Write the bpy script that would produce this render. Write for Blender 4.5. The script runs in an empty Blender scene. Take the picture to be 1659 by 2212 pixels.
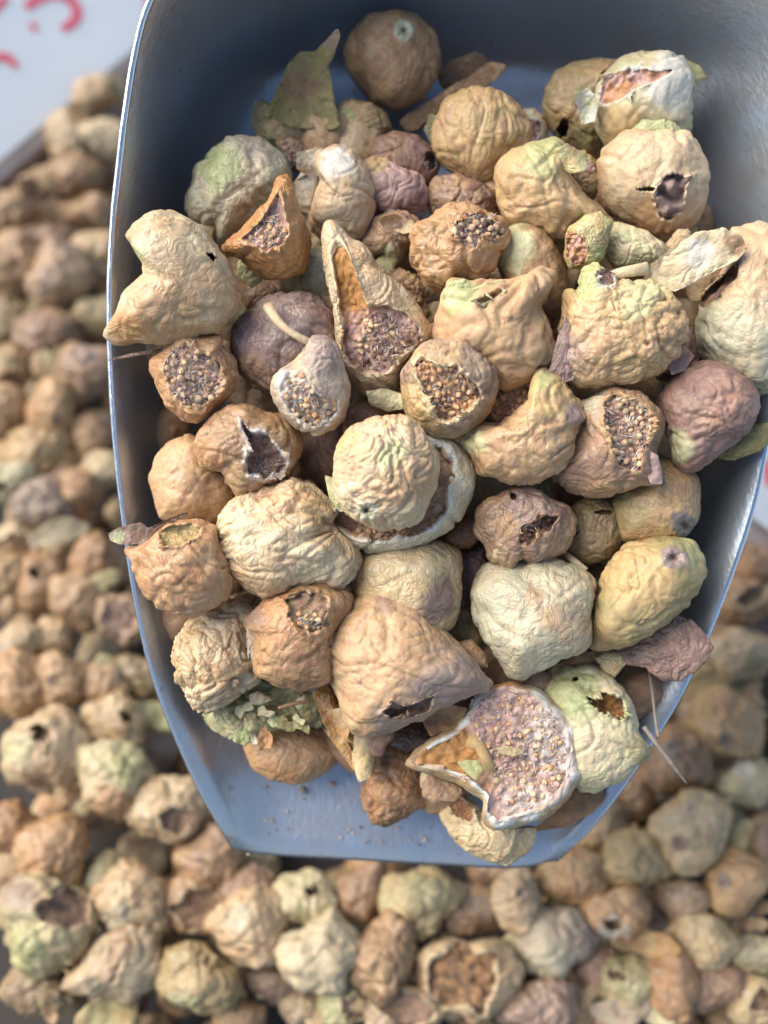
import bpy, bmesh, math, random
import numpy as np
from mathutils import Vector, Matrix
S = bpy.context.scene
COL = S.collection
R = math.radians
# ------------------------------------------------------------------ camera
TILT, CAM_H = R(24.0), 0.307
FPX, CX, CY = 2268.0, 829.5, 1106.0          # focal length and centre in photo pixels (1659 x 2212)
cd = bpy.data.cameras.new('camera'); cam = bpy.data.objects.new('camera', cd); COL.objects.link(cam)
cam.location = (0, 0, CAM_H); cam.rotation_euler = (TILT, 0, 0)
cd.sensor_fit = 'VERTICAL'; cd.sensor_height = 24.0; cd.lens = 24.0 * FPX / 2212.0
cd.clip_start = 0.005; cd.clip_end = 50
cd.dof.use_dof = True; cd.dof.focus_distance = 0.209; cd.dof.aperture_fstop = 4.8
S.camera = cam
# ------------------------------------------------------------------ light
SUN_EL, SUN_AZ = R(45), R(-68)               # azimuth from +Y, clockwise
w = bpy.data.worlds.new('World'); S.world = w; w.use_nodes = True
nt = w.node_tree; nt.nodes.clear()
wo = nt.nodes.new('ShaderNodeOutputWorld'); wb = nt.nodes.new('ShaderNodeBackground'); ws = nt.nodes.new('ShaderNodeTexSky')
ws.sky_type = 'NISHITA'; ws.sun_disc = False; ws.sun_elevation = SUN_EL; ws.sun_rotation = SUN_AZ
ws.air_density = 1.0; ws.dust_density = 1.5; ws.ozone_density = 1.0
wb.inputs['Strength'].default_value = 0.115
nt.links.new(ws.outputs[0], wb.inputs[0]); nt.links.new(wb.outputs[0], wo.inputs[0])
sl = bpy.data.lights.new('sun', 'SUN'); so = bpy.data.objects.new('sun', sl); COL.objects.link(so)
sl.energy = 3.1; sl.angle = R(58); sl.color = (1.0, 0.945, 0.86)
sd = Vector((math.sin(SUN_AZ) * math.cos(SUN_EL), math.cos(SUN_AZ) * math.cos(SUN_EL), math.sin(SUN_EL)))
so.rotation_euler = sd.to_track_quat('Z', 'Y').to_euler()
S.view_settings.view_transform = 'Standard'; S.view_settings.look = 'None'
S.view_settings.gamma = 1; S.view_settings.exposure = 1.04
S.cycles.use_denoising = True
# ------------------------------------------------------------------ helpers
CM = Matrix.Translation((0, 0, CAM_H)) @ Matrix.Rotation(TILT, 4, 'X')
CR = CM.to_3x3(); CO = Vector((0, 0, CAM_H))
def ray(px, py): return CR @ Vector(((px - CX) / FPX, -(py - CY) / FPX, -1.0))
def at(px, py, depth): return CO + ray(px, py) * depth
def atz(px, py, z):
    r = ray(px, py); return CO + r * ((z - CAM_H) / r.z)
def depth_at_z(px, py, z): return (z - CAM_H) / ray(px, py).z
def hexc(h):
    o = []
    for i in (0, 2, 4):
        v = int(h[i:i+2], 16) / 255
        o.append(v / 12.92 if v <= .04045 else ((v + .055) / 1.055) ** 2.4)
    return np.array(o)
# zoomed views of the photo that points were measured in: scale and offset to photo pixels
VIEW = {'D': (1, 0, 0), '1': (.4376, 207.4, 0), '2': (.4793, 864.3, 69.1), '3': (.4376, 207.4, 432.2), '4': (.4793, 864.3, 553.2),
        '5': (.4793, 224.7, 898.9), '6': (.4376, 864.3, 1071.7), '7': (.5627, 363, 1382.9)}
def P(s):
    k, rest = s.split(':'); sc, ox, oy = VIEW[k]
    return np.array([[float(a) * sc + (ox, oy)[i] for i, a in enumerate(t.split(','))] for t in rest.split()])
# --- vectorised gradient noise
_rs = np.random.RandomState(7)
PERM = np.concatenate([_rs.permutation(256)] * 3)
G = _rs.normal(size=(256, 3)); G /= np.linalg.norm(G, axis=1)[:, None]
def perlin(p):
    i = np.floor(p).astype(np.int64); f = p - i; i &= 255
    u = f * f * f * (f * (f * 6 - 15) + 10)
    out = 0
    for dx in (0, 1):
        for dy in (0, 1):
            for dz in (0, 1):
                h = PERM[PERM[PERM[i[:, 0] + dx] + i[:, 1] + dy] + i[:, 2] + dz]
                g = (G[h] * (f - np.array([dx, dy, dz]))).sum(1)
                wt = (u[:, 0] if dx else 1 - u[:, 0]) * (u[:, 1] if dy else 1 - u[:, 1]) * (u[:, 2] if dz else 1 - u[:, 2])
                out = out + g * wt
    return out * 1.6
def sstep(a, b, x):
    t = np.clip((x - a) / (b - a), 0, 1); return t * t * (3 - 2 * t)
_ico = {}
def ico(n):
    if n not in _ico:
        bm = bmesh.new(); bmesh.ops.create_icosphere(bm, subdivisions=n, radius=1)
        v = np.array([x.co[:] for x in bm.verts]); f = np.array([[q.index for q in x.verts] for x in bm.faces]); bm.free()
        v /= np.linalg.norm(v, axis=1)[:, None]; _ico[n] = (v, f)
    return _ico[n]
def normals(v, f):
    a, b, c = v[f[:, 0]], v[f[:, 1]], v[f[:, 2]]
    n = np.cross(b - a, c - a); o = np.zeros_like(v)
    for k in range(3):
        for j in range(3): o[:, j] += np.bincount(f[:, k], n[:, j], len(v))
    return o / (np.linalg.norm(o, axis=1)[:, None] + 1e-20)
def mesh_np(name, v, f, col=None, mat=None, smooth=True):
    me = bpy.data.meshes.new(name); k = f.shape[1]
    me.vertices.add(len(v)); me.vertices.foreach_set('co', np.ascontiguousarray(v, dtype=np.float32).ravel())
    me.loops.add(f.size); me.loops.foreach_set('vertex_index', np.ascontiguousarray(f, dtype=np.int32).ravel())
    me.polygons.add(len(f)); me.polygons.foreach_set('loop_start', np.arange(0, f.size, k, dtype=np.int32))
    me.polygons.foreach_set('use_smooth', np.full(len(f), smooth))
    me.update(); me.validate()
    if col is not None:
        a = me.attributes.new('tint', 'FLOAT_COLOR', 'POINT')
        a.data.foreach_set('color', np.concatenate([col, np.ones((len(col), 1))], 1).astype(np.float32).ravel())
    if mat: me.materials.append(mat)
    return me
def link(name, me, parent=None, loc=None, rot=None):
    o = bpy.data.objects.new(name, me); COL.objects.link(o)
    if parent: o.parent = parent
    if loc is not None: o.location = loc
    if rot is not None: o.rotation_euler = rot
    return o
def tag(o, label, cat, group=None):
    o['label'] = label; o['category'] = cat
    if group: o['group'] = group
    return o
def polar(pts, n=360, sm=4.0):
    q = np.concatenate([pts, pts[:1]]); seg = [q[i] + (q[i+1] - q[i]) * t for i in range(len(pts)) for t in np.linspace(0, 1, 24, endpoint=False)]
    seg = np.array(seg); a = np.degrees(np.arctan2(seg[:, 1], seg[:, 0])) % 360; r = np.hypot(seg[:, 0], seg[:, 1])
    o = np.argsort(a); a, r = a[o], r[o]
    x = np.arange(n) * 360 / n
    y = np.interp(x, np.concatenate([a - 360, a, a + 360]), np.tile(r, 3))
    if sm > 0:
        k = np.exp(-.5 * (np.arange(-20, 21) / sm) ** 2); k /= k.sum()
        y = np.convolve(np.concatenate([y[-20:], y, y[:20]]), k, 'valid')
    return y
def rad_of(tab, phi): 
    x = (np.degrees(phi) % 360) / 360 * len(tab); i = np.floor(x).astype(int); f = x - i
    return tab[i % len(tab)] * (1 - f) + tab[(i + 1) % len(tab)] * f
def centroid(p):
    q = np.roll(p, -1, 0); c = p[:, 0] * q[:, 1] - q[:, 0] * p[:, 1]; A = c.sum() / 2
    return ((p + q) * c[:, None]).sum(0) / (6 * A)
# ------------------------------------------------------------------ materials
def newmat(name):
    m = bpy.data.materials.new(name); m.use_nodes = True; t = m.node_tree
    return m, t, t.nodes['Principled BSDF']
def N(t, typ, **kw):
    n = t.nodes.new(typ)
    for k, v in kw.items():
        if hasattr(n, k): setattr(n, k, v)
        else: n.inputs[k].default_value = v
    return n
def organic(name, rough, spec, sss, scale, bump, var=.16):
    m, t, b = newmat(name); L = t.links.new
    tc = N(t, 'ShaderNodeTexCoord'); at_ = N(t, 'ShaderNodeAttribute', attribute_name='tint')
    oi = N(t, 'ShaderNodeObjectInfo')
    n1 = N(t, 'ShaderNodeTexNoise', Scale=scale * .35, Detail=5.0, Roughness=.65); L(tc.outputs['Object'], n1.inputs['Vector'])
    n2 = N(t, 'ShaderNodeTexNoise', Scale=scale, Detail=6.0, Roughness=.62); L(tc.outputs['Object'], n2.inputs['Vector'])
    n3 = N(t, 'ShaderNodeTexNoise', Scale=scale * 3.2, Detail=2.0); L(tc.outputs['Object'], n3.inputs['Vector'])
    mr = N(t, 'ShaderNodeMapRange'); mr.inputs[1].default_value = .3; mr.inputs[2].default_value = .7
    mr.inputs[3].default_value = 1 - var; mr.inputs[4].default_value = 1 + var; L(n1.outputs['Fac'], mr.inputs[0])
    hv = N(t, 'ShaderNodeHueSaturation'); L(at_.outputs['Color'], hv.inputs['Color']); L(mr.outputs[0], hv.inputs['Value'])
    mh = N(t, 'ShaderNodeMapRange'); mh.inputs[1].default_value = .3; mh.inputs[2].default_value = .7
    mh.inputs[3].default_value = .485; mh.inputs[4].default_value = .515; L(n2.outputs['Fac'], mh.inputs[0]); L(mh.outputs[0], hv.inputs['Hue'])
    # tiny pale specks
    sp = N(t, 'ShaderNodeMapRange'); sp.inputs[1].default_value = .70; sp.inputs[2].default_value = .78; L(n3.outputs['Fac'], sp.inputs[0])
    ms = N(t, 'ShaderNodeMath', operation='MULTIPLY'); ms.inputs[1].default_value = .6; L(sp.outputs[0], ms.inputs[0])
    mx = N(t, 'ShaderNodeMixRGB'); mx.inputs[2].default_value = (.72, .66, .56, 1); L(ms.outputs[0], mx.inputs[0]); L(hv.outputs[0], mx.inputs[1])
    # dark blemishes: small freckles gathered in patches
    n5 = N(t, 'ShaderNodeTexNoise', Scale=scale * 2.1, Detail=3.0, Roughness=.7); L(tc.outputs['Object'], n5.inputs['Vector'])
    n6 = N(t, 'ShaderNodeTexNoise', Scale=scale * .22, Detail=2.0); L(tc.outputs['Object'], n6.inputs['Vector'])
    f5 = N(t, 'ShaderNodeMapRange'); f5.inputs[1].default_value = .60; f5.inputs[2].default_value = .68; L(n5.outputs['Fac'], f5.inputs[0])
    f6 = N(t, 'ShaderNodeMapRange'); f6.inputs[1].default_value = .45; f6.inputs[2].default_value = .62; f6.inputs[4].default_value = .5; L(n6.outputs['Fac'], f6.inputs[0])
    fm = N(t, 'ShaderNodeMath', operation='MULTIPLY'); L(f5.outputs[0], fm.inputs[0]); L(f6.outputs[0], fm.inputs[1])
    mb = N(t, 'ShaderNodeMixRGB'); mb.inputs[2].default_value = (.16, .09, .05, 1); L(fm.outputs[0], mb.inputs[0]); L(mx.outputs[0], mb.inputs[1]); mx = mb
    L(mx.outputs[0], b.inputs['Base Color'])
    b.inputs['Roughness'].default_value = rough; b.inputs['Specular IOR Level'].default_value = spec
    if sss:
        b.inputs['Subsurface Weight'].default_value = sss; b.inputs['Subsurface Radius'].default_value = (1, .55, .28); b.inputs['Subsurface Scale'].default_value = .0011
    ad = N(t, 'ShaderNodeMath', operation='ADD'); L(n2.outputs['Fac'], ad.inputs[0])
    m3 = N(t, 'ShaderNodeMath', operation='MULTIPLY'); m3.inputs[1].default_value = .35; L(n3.outputs['Fac'], m3.inputs[0]); L(m3.outputs[0], ad.inputs[1])
    n4 = N(t, 'ShaderNodeTexNoise', Scale=scale * .6, Detail=3.0, Roughness=.55); n4.inputs['Distortion'].default_value = .6; L(tc.outputs['Object'], n4.inputs['Vector'])
    sb = N(t, 'ShaderNodeMath', operation='SUBTRACT'); sb.inputs[1].default_value = .5; L(n4.outputs['Fac'], sb.inputs[0])
    ab = N(t, 'ShaderNodeMath', operation='ABSOLUTE'); L(sb.outputs[0], ab.inputs[0])
    sm_ = N(t, 'ShaderNodeMapRange', interpolation_type='SMOOTHERSTEP'); sm_.inputs[1].default_value = -.06; sm_.inputs[2].default_value = .13; L(ab.outputs[0], sm_.inputs[0])
    a3 = N(t, 'ShaderNodeMath', operation='MULTIPLY'); a3.inputs[1].default_value = .5; L(ad.outputs[0], a3.inputs[0])
    ml = N(t, 'ShaderNodeMath', operation='MULTIPLY_ADD'); ml.inputs[1].default_value = 1.0; L(sm_.outputs[0], ml.inputs[0]); L(a3.outputs[0], ml.inputs[2]); ad = ml
    bp = N(t, 'ShaderNodeBump', Strength=bump, Distance=.0006); L(ad.outputs[0], bp.inputs['Height'])
    rb = N(t, 'ShaderNodeMapRange'); rb.inputs[3].default_value = bump * .25; rb.inputs[4].default_value = bump * 1.5; L(oi.outputs['Random'], rb.inputs[0]); L(rb.outputs[0], bp.inputs['Strength'])   # some skins smooth, some rough
    rg_ = N(t, 'ShaderNodeMapRange'); rg_.inputs[3].default_value = rough + .12; rg_.inputs[4].default_value = rough - .08; L(oi.outputs['Random'], rg_.inputs[0]); L(rg_.outputs[0], b.inputs['Roughness']); L(bp.outputs[0], b.inputs['Normal'])
    return m
SKIN = organic('fig_skin', .44, .5, .2, 520, .32)
PULP = organic('fig_pulp', .55, .35, .25, 1500, .45, .3)
LEAFY = organic('dry_peel', .58, .35, .25, 560, .25)
SEEDM = organic('fig_seed', .58, .3, .12, 2200, .3, .3)
m_, t_, b_ = newmat('scoop_metal'); L_ = t_.links.new
tc = N(t_, 'ShaderNodeTexCoord'); n1 = N(t_, 'ShaderNodeTexNoise', Scale=90.0, Detail=6.0, Roughness=.7); n2 = N(t_, 'ShaderNodeTexNoise', Scale=900.0, Detail=4.0, Roughness=.6)
mp = N(t_, 'ShaderNodeMapping'); mp.inputs['Scale'].default_value = (1, .25, 1)
L_(tc.outputs['Object'], n1.inputs['Vector']); L_(tc.outputs['Object'], mp.inputs['Vector']); L_(mp.outputs[0], n2.inputs['Vector'])
cr = N(t_, 'ShaderNodeValToRGB'); cr.color_ramp.elements[0].position = .32; cr.color_ramp.elements[0].color = (.39, .385, .38, 1); cr.color_ramp.elements[1].position = .68; cr.color_ramp.elements[1].color = (.34, .40, .475, 1)
L_(n1.outputs['Fac'], cr.inputs[0])
pit = N(t_, 'ShaderNodeTexNoise', Scale=420.0, Detail=3.0); L_(tc.outputs['Object'], pit.inputs['Vector'])
pr = N(t_, 'ShaderNodeMapRange'); pr.inputs[1].default_value = .66; pr.inputs[2].default_value = .74; L_(pit.outputs['Fac'], pr.inputs[0])
mxm = N(t_, 'ShaderNodeMixRGB'); mxm.inputs[2].default_value = (.20, .17, .14, 1); L_(cr.outputs[0], mxm.inputs[1])
pm = N(t_, 'ShaderNodeMath', operation='MULTIPLY'); pm.inputs[1].default_value = .55; L_(pr.outputs[0], pm.inputs[0]); L_(pm.outputs[0], mxm.inputs[0])
L_(mxm.outputs[0], b_.inputs['Base Color']); b_.inputs['Metallic'].default_value = .66
rr = N(t_, 'ShaderNodeMapRange'); rr.inputs[1].default_value = .3; rr.inputs[2].default_value = .7; rr.inputs[3].default_value = .27; rr.inputs[4].default_value = .42; L_(n1.outputs['Fac'], rr.inputs[0]); L_(rr.outputs[0], b_.inputs['Roughness'])
bm1 = N(t_, 'ShaderNodeBump', Strength=.35, Distance=.0004); L_(n2.outputs['Fac'], bm1.inputs['Height'])
bm2 = N(t_, 'ShaderNodeBump', Strength=.3, Distance=.0008); L_(n1.outputs['Fac'], bm2.inputs['Height']); L_(bm1.outputs[0], bm2.inputs['Normal'])
L_(bm2.outputs[0], b_.inputs['Normal']); METAL = m_
m_, t_, b_ = newmat('worn_rim'); tc = N(t_, 'ShaderNodeTexCoord'); n1 = N(t_, 'ShaderNodeTexNoise', Scale=500.0, Detail=5.0); t_.links.new(tc.outputs['Object'], n1.inputs['Vector'])
r1 = N(t_, 'ShaderNodeMapRange'); r1.inputs[1].default_value = .35; r1.inputs[2].default_value = .7; r1.inputs[3].default_value = .16; r1.inputs[4].default_value = .34; t_.links.new(n1.outputs['Fac'], r1.inputs[0]); t_.links.new(r1.outputs[0], b_.inputs['Roughness'])
bq = N(t_, 'ShaderNodeBump', Strength=.25, Distance=.0003); t_.links.new(n1.outputs['Fac'], bq.inputs['Height']); t_.links.new(bq.outputs[0], b_.inputs['Normal'])
b_.inputs['Base Color'].default_value = (.55, .58, .62, 1); b_.inputs['Metallic'].default_value = 1; RIM = m_
def simple(name, c1, c2, scale, rough, bump=.3, dist=.001):
    m, t, b = newmat(name); L = t.links.new
    tc = N(t, 'ShaderNodeTexCoord'); n = N(t, 'ShaderNodeTexNoise', Scale=scale, Detail=6.0, Roughness=.6); L(tc.outputs['Object'], n.inputs['Vector'])
    r = N(t, 'ShaderNodeValToRGB'); r.color_ramp.elements[0].position = .3; r.color_ramp.elements[1].position = .7
    r.color_ramp.elements[0].color = (*c1, 1); r.color_ramp.elements[1].color = (*c2, 1); L(n.outputs['Fac'], r.inputs[0]); L(r.outputs[0], b.inputs['Base Color'])
    b.inputs['Roughness'].default_value = rough
    bp = N(t, 'ShaderNodeBump', Strength=bump, Distance=dist); L(n.outputs['Fac'], bp.inputs['Height']); L(bp.outputs[0], b.inputs['Normal'])
    return m
CARD = simple('white_card', (.80, .84, .86), (.86, .89, .91), 40, .5, .1)
INK = simple('red_ink', (.60, .08, .12), (.66, .10, .14), 200, .5, .05)
t_ = CARD.node_tree; tl = N(t_, 'ShaderNodeBsdfTranslucent'); tl.inputs[0].default_value = (.88, .90, .92, 1); mxs = N(t_, 'ShaderNodeMixShader'); mxs.inputs[0].default_value = .5
t_.links.new(t_.nodes['Principled BSDF'].outputs[0], mxs.inputs[1]); t_.links.new(tl.outputs[0], mxs.inputs[2]); t_.links.new(mxs.outputs[0], t_.nodes['Material Output'].inputs[0])   # thin paper lets light through
BOARD = simple('bin_board', (.24, .19, .17), (.34, .28, .25), 120, .7, .4)
FLOORM = simple('bin_base', (.018, .014, .012), (.035, .026, .02), 90, .8, .4)
# ------------------------------------------------------------------ palette
C = {k: hexc(v) for k, v in dict(tan='cba06e', peach='d8ab7c', cream='e2caa0', yellow='d3ae70', olive='a0915c', green='b8be7c', paleg='d0cd96',
     brown='9c7350', dbrown='80624a', purple='96736a', dpurple='77605c', amber='c4873a', orange='c98d56', white='ece5dc', pale='c9c2a2', lilac='a68d84',
     pulp='a37a66', pink='c79f94', dark='5a4234', grey='93857a', straw='d6ba92', seed='dbb58a', seedd='cba583', seedo='d6a270', leaf='857a44').items()}
C = {k: (lambda l: (v * .88 + l * .12) * np.array([1.0, 1.0, .96]) * (1.0 if k[:4] in ('pulp', 'pink', 'seed') else .76))(v @ np.array([.2126, .7152, .0722])) for k, v in C.items()}
def cc(x): return C[x] if isinstance(x, str) else np.asarray(x)
_seed_me = {}
def seed_mesh(colname):
    colname, sv_ = colname
    if (colname, sv_) not in _seed_me:
        v, f = ico(3); v = v.copy()
        v *= np.array([.82, .82, 1.12]); v[:, 0] *= 1 - .22 * v[:, 2]; v[:, 1] *= 1 - .22 * v[:, 2]
        v += .16 * perlin(v * 1.6 + 5 + 9 * sv_)[:, None] * v
        v *= np.array([1, .85 + .12 * sv_, 1.15 - .1 * sv_])
        _seed_me[(colname, sv_)] = mesh_np('seed', v, f, cc(colname) * (1 + .25 * perlin(v * 1.8 + sv_)[:, None]), SEEDM)
    return _seed_me[(colname, sv_)]
RND = random.Random(11)
NAMED, USED = [], set()                       # centre and label of every fig, to say beside which one a small piece lies
def beside(px, py, starts):
    for c, lab in sorted(NAMED, key=lambda q: (q[0][0] - px) ** 2 + (q[0][1] - py) ** 2)[:6]:
        for st in starts:
            t = st + ' the ' + lab
            if len(t.split()) <= 16 and t not in USED: USED.add(t); return t
    return starts[0] + ' the ' + min((l for c, l in sorted(NAMED, key=lambda q: (q[0][0] - px) ** 2 + (q[0][1] - py) ** 2)[:6]), key=len)
def fig(label, poly, depth, col=('tan', 'peach'), cat='dried fig', name='dried_fig', group=None, lvl=6, dz=.92, tilt=(0, 0), bend=(), sm=3.0,
        m=(0, 0), b=(0, 0), axis=None, lump=.05, fine=.012, crease=.042, holes=(), patches=(), eye=(), seed=0, center=None, mat=None, mott=.6, parent=None):
    """one fig (or peel): a closed body whose outline is poly; m=(amp,freq) folds gathered to axis, b=(amp,freq) puffy wrinkles"""
    c = np.asarray(center if center is not None else centroid(poly), float)
    loc = at(c[0], c[1], depth); z = (CO - loc).normalized(); dist = (CO - loc).length
    x = CR @ Vector((1, 0, 0)); x = (x - z * x.dot(z)).normalized(); y = z.cross(x)
    M = Matrix((x, y, z)).transposed()
    def loc2(pts):
        o = []
        for p in pts:
            r = ray(p[0], p[1]); h = CO + r * ((loc - CO).dot(z) / r.dot(z)) - loc
            o.append((h.dot(x), h.dot(y)))
        return np.array(o)
    Rt = polar(loc2(poly), sm=sm); r0 = float(np.median(Rt)); D = dz * r0
    v, f = ico(lvl); rs = np.random.RandomState(seed + 1); off = rs.uniform(-50, 50, 3)
    th = np.arccos(np.clip(v[:, 2], -1, 1)); ph = np.arctan2(v[:, 1], v[:, 0]); th = th - .25 * np.sin(th)
    rho = rad_of(Rt, ph) * np.sin(th)
    tap = 1 / (1 + (np.maximum(0, rho / r0 - 1.02) / .35) ** 2)
    p = np.stack([rho * np.cos(ph), rho * np.sin(ph), D * np.cos(th) * tap], 1)
    u = p / r0 + off
    nn = normals(p, f)
    if dz < .4: nn[:, :2] *= .6
    disp = lump * perlin(u * 1.1) + lump * .6 * perlin(u * 2.3 + 9)
    if m[0]:
        A = np.array([math.cos(R(axis[0])), math.sin(R(axis[0])), axis[1] if len(axis) > 1 else .3]); A /= np.linalg.norm(A)
        k = p / r0; lat = k @ A; pr = k - lat[:, None] * A; pl = np.linalg.norm(pr, axis=1); q = pr / (pl[:, None] + 1e-6)
        wq = q * m[1] * .5 + A * (lat[:, None] * 1.1) + .22 * perlin(u * 2.2)[:, None] + off
        wq = wq * 1.15; n1 = perlin(wq); n2 = perlin(wq * 2.0 + 4); n3 = perlin(wq * 4.1 + 8)
        e = .48 * ((np.tanh(np.abs(n1) * 3.6) - .65) + .45 * (np.tanh(np.abs(n2) * 3.6) - .65) + .12 * n3) * np.clip(1 + .8 * perlin(u * 1.0 + 25), .2, 2)
        disp += .62 * m[0] * e * sstep(.05, .5, pl)
    if b[0]:
        wv = np.stack([perlin(u * 1.6 + k_) for k_ in (3, 17, 31)], 1) * .35
        q1 = (u + wv) * b[1] * 1.15; n1 = perlin(q1); n2 = perlin(q1 * 1.8 + 7); n3 = perlin(q1 * 3.7 + 2)
        disp += .30 * b[0] * ((np.tanh(np.abs(n1) * 4.0) - .68) + .38 * (np.tanh(np.abs(n2) * 4.0) - .68) + .10 * n3) * np.clip(1 + 1.1 * perlin(u * .9 + 20), .15, 2)
    if dz > .5:   # collapsed folds: a few long soft creases
        for sc_c, o_c, am in ((.75, 200, crease), (1.15, 260, crease * .7)):
            nz = perlin(u * sc_c + o_c); disp -= am * np.exp(-(nz / .055) ** 2) * sstep(-.1, .25, perlin(u * .8 + o_c + 30)) - am * .45 * np.exp(-((np.abs(nz) - .16) / .09) ** 2)
    disp += fine * (np.tanh(np.abs(perlin(u * 5)) * 4) - .68) + fine * .45 * perlin(u * 11) + fine * .25 * perlin(u * 22)
    p = p + nn * (disp * r0)[:, None]
    # colour of the skin
    g = np.clip(.5 + mott * (perlin(u * 1.3 + 40) + .5 * perlin(u * 3.7 + 60)), 0, 1)[:, None]
    colr = cc(col[0]) * (1 - g) + cc(col[1]) * g
    g2 = sstep(.05, .6, perlin(u * 2.9 + 90) + .6 * perlin(u * 6.5 + 33))[:, None] * .32
    colr = colr * (1 - g2) + (.45 * colr + .55 * cc('brown')) * g2
    g3 = sstep(.1, .7, perlin(u * 1.8 + 140) + .5 * perlin(u * 5 + 133))[:, None] * .30
    colr = colr * (1 - g3) + (.55 * colr + .45 * cc('cream')) * g3
    for pt in patches:
        pc = loc2([pt[0]])[0] * (1 - .5 * D / dist); rr_ = pt[1] * depth / FPX
        dd = np.hypot(p[:, 0] - pc[0], p[:, 1] - pc[1]) / rr_ + .35 * perlin(u * 2.6 + 80) + .15 * perlin(u * 7)
        k = (1 - sstep(.55, 1.1, dd)) * (pt[3] if len(pt) > 3 else .85) * (p[:, 2] > -.35 * r0)
        colr = colr * (1 - k[:, None]) + cc(pt[2]) * k[:, None]
    owner = np.zeros(len(v), int); seeds = []; fibres = []; flaps = []
    for hi, h in enumerate(holes):
        hp = loc2(h['p']) * (1 - .35 * D / dist); hc = centroid(hp); Ht = polar(hp - hc, sm=h.get('sm', 1.2)); hr = float(np.median(Ht))
        dx, dy = p[:, 0] - hc[0], p[:, 1] - hc[1]; hph = np.arctan2(dy, dx)
        cs = np.stack([np.cos(hph), np.sin(hph), hph * 0], 1)
        jag = 1 + (h.get('jag', .05) * .7 + .05) * (perlin(cs * 2.6 + off) +   .45 * perlin(cs * 6 + off) + .25 * perlin(cs * 13 + off))
        w1 = perlin(cs * 1.7 + off + 30); w2 = perlin(cs * 4.5 + off + 60)
        fr = np.hypot(dx, dy) / (rad_of(Ht, hph) * jag + 1e-9); front = p[:, 2] > -.2 * D
        ed = np.clip(h.get('edge', .14) * (1.2 + 1.3 * w1 + .5 * w2), .07, .6); s = (1 - sstep(1 - ed, 1.0, fr)) * front
        dep = h.get('d', .6) * r0 * (1 if h.get('name') in ('torn_hole', 'small_hole', 'slit') else .48) * (1 + .35 * np.cos(hph - R(rs.uniform(0, 360))) * np.clip(fr, 0, 1))
        prof = dep * (.45 + .55 * np.clip(1 - fr ** 2, 0, 1))
        zin = p[:, 2] - prof
        if 'flat' in h: zin = zin * (1 - h['flat']) + h['flat'] * (np.percentile(p[front & (fr < 1), 2], 50) - prof)
        q = u * h.get('rf', 7) + 3
        zin = zin + r0 * h.get('r', .045) * (np.abs(perlin(q)) * 1.6 - .4 + .5 * perlin(q * 2.0))
        rim = np.exp(-((fr - 1.05) / .09) ** 2) * front
        p[:, 2] = p[:, 2] * (1 - s) + zin * s + h.get('lip', .05) * r0 * rim * (.6 + 1.6 * w2 + 1.2 * w1)
        und = h.get('und', .14) * sstep(.5, 1.0, s) * s * np.clip((fr - .4) / .6, 0, 1)
        p[:, 0] += dx * und; p[:, 1] += dy * und
        pg = np.clip(.5 + .9 * perlin(u * h.get('rf', 7) * .8 + 11) + .4 * perlin(u * 14 + 2), 0, 1)[:, None]
        pc = cc(h.get('c', ('pulp', 'pink'))[0]) * (1 - pg) + cc(h.get('c', ('pulp', 'pink'))[1]) * pg
        if h.get('n'):
            fl = sstep(.18, .5, perlin(u * np.array([13, 13, 5]) + 70) + .5 * perlin(u * 4 + 15) * 1.0)[:, None] * h.get('fl', .55); pc = pc * (1 - fl) + cc(h.get('flc', 'straw')) * fl
        for pt in h.get('pp', ()):
            c2 = loc2([pt[0]])[0]; rr_ = pt[1] * depth / FPX
            dd = np.hypot(p[:, 0] - c2[0], p[:, 1] - c2[1]) / rr_ + .3 * perlin(u * 4 + 80); k = (1 - sstep(.6, 1.1, dd))[:, None] * (pt[3] if len(pt) > 3 else .9)
            pc = pc * (1 - k) + cc(pt[2]) * k
        kin = ((1 - sstep(.90, .97, fr)) * front)[:, None]
        rw = h.get('rw', .08)
        kr = (np.exp(-((fr - .99) / (rw * np.clip(1 + 1.2 * w1 + .8 * w2, .25, 2))) ** 2) * front * np.clip(h.get('rk', .8) * (.85 + .9 * w2), 0, 1))[:, None]
        colr = colr * (1 - kin) + pc * kin
        colr = colr * (1 - kr) + cc(h.get('rim', 'cream')) * kr
        owner[(fr < .93) & front] = hi + 1
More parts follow.
